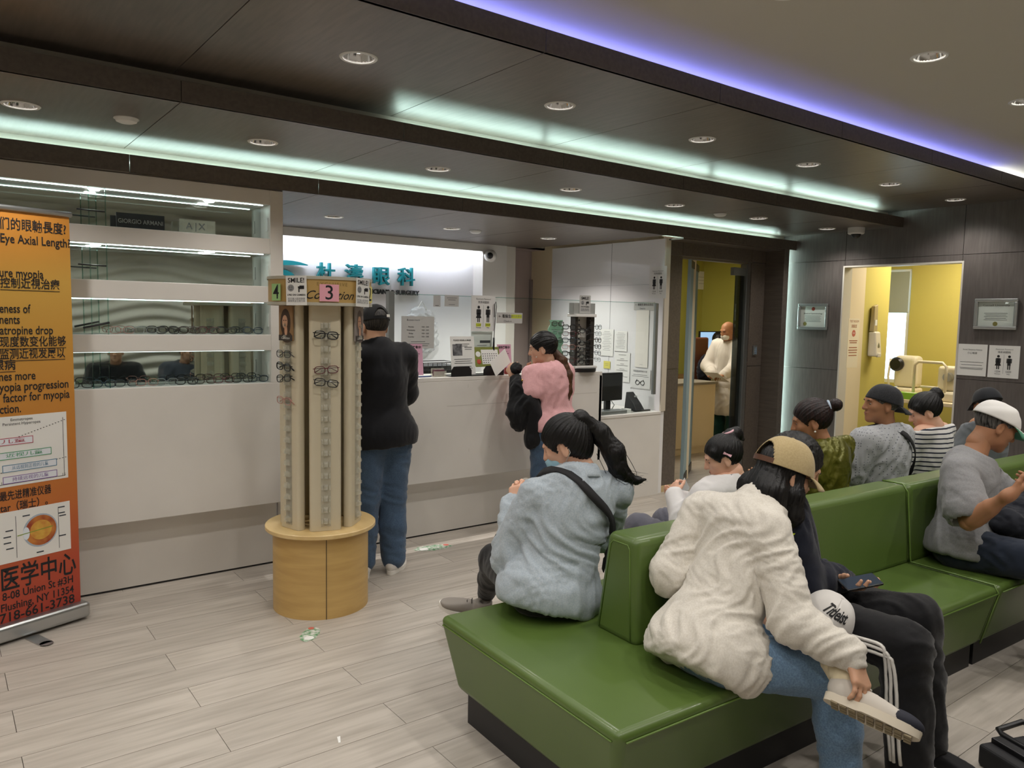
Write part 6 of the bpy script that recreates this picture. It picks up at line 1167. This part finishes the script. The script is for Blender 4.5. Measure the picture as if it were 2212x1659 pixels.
# glass door, fixed pane, keypad, exam room furniture
gd = thing('glass_door', 'open frosted glass door leaf in the dark doorway', 'door', (5.925, 4.995, 0)); da = math.radians(34.5)
Md = Matrix.Rotation(da, 4, 'Z'); MB().box(0, .90, -.006, .006, .09, 2.17).xf(Md).build('leaf', milky_mat('frosted_glass', '#a9c2ca', .8), gd); MB().box(0, .90, -.014, .014, .01, .09).xf(Md).build('bottom_rail', m_black, gd); MB().box(0, .90, -.014, .014, 2.17, 2.24).xf(Md).build('top_rail', m_black, gd); MB().box(-.015, .02, -.016, .016, .01, 2.24).xf(Md).build('edge_stile', mat('pale_blue_metal', '#93a9b0', .4, metal=.3), gd)
fx = thing('fixed_glass_panel', 'dark fixed glass panel beside the open doorway', 'panel', (6.70, 4.99, 0)); MB().box(-.06, .09, -.006, .006, .0, 2.20).build('pane', glass_mat('smoked_glass', '#8a8f8d', .10), fx); MB().box(.08, .10, -.03, .03, 0, 2.24).build('frame_stile', m_greym, fx); MB().box(-.12, .08, -.02, .02, 2.12, 2.20).build('patch_fitting', m_greym, fx)
struct('door_1', MB().box(5.73, 5.77, 4.96, 5.03, 0, 2.26).box(6.80, 6.82, 5.03, 5.05, 0, 2.26).box(5.77, 6.80, 4.96, 5.03, 2.24, 2.26), mat('frame_metal', '#7f776b', .4, metal=.5))
kp = thing('keypad', 'small silver door keypad on the dark doorway wall', 'keypad', (6.910,4.900,1.347)); MB().box(-.03, .03, .0, .018, -.05, .05).build('housing', m_greym, kp, bevel=.004); 
for i in range(4):
    for k in range(3): MB().box(-.02 + k * .015, -.01 + k * .015, -.003, 0, -.035 + i * .018, -.023 + i * .018).build('key', mat('key_blue', '#7f93a8', .4), kp)
ec = thing('exam_cabinet', 'cream cabinet with grey worktop inside the exam room', 'cabinet', (7.35, 6.35, 0)); MB().box(-.75, .50, -.22, .25, .09, .86).build('body', m_cream, ec); MB().box(-.77, .52, -.24, .27, .86, .89).build('worktop', mat('grey_worktop', '#8f8a80', .4), ec); MB().box(-.75, .48, -.20, .25, 0, .09).build('kick_board', m_cream, ec)
mo2 = thing('exam_monitor', 'lit computer screen behind the seated staff member', 'monitor', (9.181,7.300,1.156)); MB().box(-.24, .24, 0, .03, 0, .34).build('housing', m_black, mo2, bevel=.005); MB().box(-.225, .225, -.003, 0, .02, .325).build('screen', mat('screen_lit', '#5f86b0', .3, emit=('#9fc3e6', 1.2)), mo2); MB().box(-.03, .03, .0, .03, -.30, 0).build('neck', m_black, mo2); MB().box(-.12, .12, -.08, .12, -.315, -.30).build('foot', m_black, mo2)
z_ = mo2.location.z - .315; ed = thing('exam_desk', 'wooden desk under the lit screen in the exam room', 'desk', (mo2.location.x, 7.35, 0)); MB().box(-.7, .3, -.3, .35, z_ - .03, z_ - .001).build('desk_top', mat('exam_wood', '#7a5a3c', .5), ed)
for sx in (-.66, .24):
    for sy in (-.26, .30): MB().box(sx, sx + .05, sy, sy + .05, 0, z_ - .03).build('leg', m_greym, ed)
cj = thing('hanging_jacket', 'dark navy jacket hanging over a chair in the exam room', 'jacket', (8.454,6.750,0.972)); c0 = V3(*cj.location); S = SDF().el(c0, (.17, .10, .22), k=.04).el(c0 + V3(.1, 0, -.12), (.12, .10, .16), k=.04); vf_obj('cloth', wrinkle(S.mesh(.013), .012, .1, 4), m_nvy, cj, c0)
chx = thing('exam_chair', 'brown high backed chair beside the exam room cabinet', 'chair', ((8.235,6.750,1.228)[0] + .1, 6.85, 0)); MB().box(-.22, .22, -.03, .03, .5, 1.42).build('backrest', mat('brown_vinyl', '#6b3f2a', .5), chx, bevel=.025, seg=3); MB().box(-.24, .24, -.45, .03, .42, .5).build('seat', mat('brown_vinyl', '#6b3f2a'), chx, bevel=.02, seg=3)
for sx in (-.2, .17):
    for sy in (-.42, -.02): MB().box(sx, sx + .03, sy, sy + .03, 0, .42).build('leg', m_greym, chx)
o, M = board('exam_notice', 'pale notice high on the lime exam room wall', 'notice', (9.672,7.885,2.274), .42, .28, 0, m_paper); lines_(M, [(.05, .6), (0, .8), (-.05, .5)], .36, m_grey_ink, o)
# end wall: certificates and notices
def cert(label, y, z, w, h, seal):
    t = thing('framed_certificate', label, 'picture frame', (XW - .001, y, z)); M = Matrix.Rotation(-PI / 2, 4, 'Z'); f = MB(); b = .028
    for (x0, x1, z0, z1) in ((-w / 2, w / 2, h / 2 - b, h / 2), (-w / 2, w / 2, -h / 2, -h / 2 + b), (-w / 2, -w / 2 + b, -h / 2 + b, h / 2 - b), (w / 2 - b, w / 2, -h / 2 + b, h / 2 - b)): f.box(x0, x1, -.03, 0, z0, z1)
    f.xf(M).build('frame', m_silver, t, bevel=.006); MB().box(-w / 2 + b, w / 2 - b, -.012, -.008, -h / 2 + b, h / 2 - b).xf(M).build('sheet', m_paper, t); Mx = M @ T4(0, -.0125, 0) @ RX
    text('Board of Ophthalmology' if seal > 0 else 'Cornell University', .02, m_ink, t, Mx @ T4(0, h * .12 if seal > 0 else h * .28, 0), width=w * .62); lines_(Mx, [(h * .02 - i * .014, .9 - .1 * (i % 2)) for i in range(5)], w * .6, m_grey_ink, t, h=.003)
    MB().disc((0 if seal > 0 else .0, h * .30 if seal > 0 else -h * .32, .0006), .019, 20).xf(Mx).build('seal', mat('seal_red' if seal > 0 else 'seal_gold', '#a8402c' if seal > 0 else '#b09a6a', .6), t)
    if seal > 0: MB().disc((-w * .26, -h * .28, .0006), .02, 20).xf(Mx).build('seal', mat('seal_gold', '#8f8446'), t)
    MB().box(-w / 2 + b, w / 2 - b, -.016, -.014, -h / 2 + b, h / 2 - b).xf(M).build('glazing', m_glass, t)
cert('silver framed certificate with red seal between portal and test room opening', 4.461, 1.711, .335, .265, 1)
cert('silver framed diploma above the two paper notices', 2.76, 1.753, .335, .262, -1)
o, M = board('visitor_notice', 'white text notice beside the test room opening', 'notice', (XW - .004, 2.926, 1.352), .236, .275, -PI / 2, m_paper); text('Social Distance Notice', .017, m_ink, o, M @ T4(0, .09, .001)); text('小心地滑', .02, m_ink, o, M @ T4(0, .06, .001)); lines_(M, [(-.02, .9), (-.045, .8), (-.07, .9), (-.08, .85)], .21, m_grey_ink, o)
o, M = board('restroom_poster', 'white restroom poster with two figures under the framed diploma', 'notice', (XW - .004, 2.676, 1.35), .236, .275, -PI / 2, m_paper); restroom(o, M, 1.0)
o, M = board('test_room_notice', 'cream test room notices taped on the opening jamb', 'notice', (7.48, 4.1485, 1.45), .21, .50, 0, mat('cream_sheet2', '#eadfc6', .8), t=.0012); text('TEST ROOM', .032, mat('rust_ink', '#a5684a', .8), o, M @ T4(0, .22, .001)); text('測驗室', .036, mat('rust_ink', '#a5684a'), o, M @ T4(0, .17, .001)); MB().disc((0, .10, .0004), .036, 8).xf(M).build('stop_symbol', mat('stop_red', '#c06a58', .7), o); text('STOP', .02, m_paper, o, M @ T4(0, .10, .0015)); lines_(M, [(.02, .9), (0, .8), (-.05, .9), (-.075, 1), (-.10, .9), (-.13, .9)], .17, mat('rust_ink', '#a5684a'), o, h=.009)
ds = thing('soap_dispenser', 'white wall soap dispenser on the yellow test room wall', 'dispenser', (7.82, 4.148, 1.44)); MB().hexa([(-.06, -.10, -.13), (.06, -.10, -.13), (.06, 0, -.13), (-.06, 0, -.13), (-.055, -.075, .13), (.055, -.075, .13), (.055, 0, .13), (-.055, 0, .13)]).build('housing', mat('ivory_plastic', '#ddd5c4', .35), ds, bevel=.018, seg=3); MB().box(-.03, .03, -.105, -.08, -.135, -.09).build('push_lever', mat('ivory_plastic', '#ddd5c4'), ds, bevel=.006); MB().add([(-.022, -.0945, -.03), (.022, -.0945, -.03), (0, -.089, .02)], [(0, 1, 2)]).build('window_mark', m_greym, ds)
bxg = thing('glove_box', 'narrow silver package standing on top of the soap dispenser', 'package', (7.80, 4.12, 1.572)); MB().hexa([(-.04, -.03, 0), (.04, -.03, 0), (.04, .02, 0), (-.04, .02, 0), (-.025, -.02, .26), (.045, -.02, .28), (.045, .015, .28), (-.025, .015, .26)]).build('pack', mat('foil_pack', '#b9ad93', .3, metal=.4), bxg, bevel=.006); MB().box(-.02, .02, -.031, -.028, .06, .12).build('pack_label', m_paper, bxg)
# test room devices on a table
tt = thing('test_table', 'cream table carrying the eye test devices', 'table', (8.55, 3.9, 0)); MB().box(-.35, .45, -.75, .60, .82, .86).build('table_top', m_cream, tt, bevel=.006)
for sx in (-.3, .36):
    for sy in (-.7, .52): MB().box(sx, sx + .05, sy, sy + .05, 0, .82).build('leg', m_greym, tt)
m_dev = mat('device_ivory', '#e6ddc8', .35)
d1 = thing('eye_test_device', 'ivory eye test device with a tall loop chin rest', 'device', (8.45, 3.62, .8605)); MB().box(-.14, .2, -.20, .15, 0, .10).build('base', m_dev, d1, bevel=.02); MB().box(.0, .2, -.15, .12, .10, .36).build('head_unit', m_dev, d1, bevel=.03, seg=3); MB().tube([(-.12, -.02, .08), (-.12, -.02, .36), (-.12, .02, .40), (-.12, .26, .40), (-.12, .30, .36), (-.12, .30, .06)], .016, 8).build('face_loop', m_dev, d1, smooth=True); MB().lathe([(0, 0), (.05, 0), (.045, .05), (0, .05)], 20).xf(T4(-.0, .0, .25) @ Matrix.Rotation(-PI / 2, 4, 'Y')).build('objective', m_silver, d1, smooth=40); MB().tube([(-.12, .05, .14), (-.12, .23, .14)], .012, 8).build('chin_rest', m_dev, d1, smooth=True)
d2 = thing('field_tester', 'ivory test device with dark pad in front of the window', 'device', (8.75, 4.22, .8605)); MB().box(-.15, .15, -.14, .14, 0, .08).build('base', m_dev, d2, bevel=.02); MB().box(-.02, .16, -.13, .13, .08, .44).build('column', m_dev, d2, bevel=.05, seg=4); MB().lathe([(0, 0), (.075, 0), (.08, .03), (.06, .06), (0, .06)], 20).xf(T4(-.02, .08, .34) @ Matrix.Rotation(-PI / 2, 4, 'Y')).build('eye_pad', m_black, d2, smooth=40); MB().tube([(-.06, .14, .05), (-.08, .15, .2), (-.06, .14, .40)], .012, 8).build('arm', m_dev, d2, smooth=True)
gb_ = thing('tissue_box', 'bright green tissue box on the test table', 'box', (8.27, 3.92, .8605)); MB().box(-.06, .06, -.12, .12, 0, .07).build('carton', mat('lime_card', '#8fc23a', .6), gb_, bevel=.003); MB().box(-.03, .03, -.06, .06, .07, .0705).build('slot', m_paper, gb_)
# floor stickers and litter, black case on the floor
def sticker(label, p, rot, w=.17, h=.075):
    t = thing('floor_sticker', label, 'sticker', (p[0], p[1], .0005), rot); n = 26; r_ = np.random.default_rng(int(p[0] * 100))
    MB().add([(w / 2 * math.cos(a) * (1 + .25 * r_.random()), h / 2 * math.sin(a) * (1 + .35 * r_.random()), .0006) for a in np.linspace(0, 2 * PI, n + 1)[:-1]], [tuple(range(n))]).build('film', mat('sticker_green', '#3f8a4e', .5, var=('#dcdcd6', 38, (1, 1, 1), 2)), t)
    MB().disc((-w * .28, -h * .12, .0012), h * .32, 16).build('white_patch', m_paper, t); MB().disc((w * .42, h * .2, .0012), h * .22, 9).build('red_patch', mat('sticker_red', '#c96a5c', .6), t)
sticker('worn green floor sticker in front of the kiosk', (1.499,3.665,0.000), .9); sticker('torn green floor sticker near the reception counter', (2.795,4.591,0.000), -.15, .26, .10)
lt_ = thing('paper_scrap', 'tiny white paper scrap on the floor', 'litter', (1.205,2.661,-0.000)); MB().add([(-.012, -.02, .001), (-.004, -.022, .001), (.012, .016, .004), (.0, .02, .002)], [(0, 1, 2, 3)]).build('scrap', m_paper, lt_, solid=.0008)
bc = thing('black_case', 'black case with an open carry handle lying on the floor', 'case', (3.16, 1.0, 0), math.radians(-20)); MB().box(-.11, .12, -.50, .10, 0.0, .085).build('shell', m_blackm, bc, bevel=.014, seg=3)
q = MB(); P0 = [(-.035, .11), (-.02, .14), (.10, .14), (.115, .11), (.115, -.15), (.10, -.18), (-.02, -.18), (-.035, -.15)]
q.tube([(x + .03, y - .02, .108 + .014 * (x > 0)) for x, y in P0], .011, 8, closed=True).build('handle', m_black, bc, smooth=True); MB().box(-.06, -.0, -.17, .09, .08, .105).build('handle_mount', m_black, bc, bevel=.005)
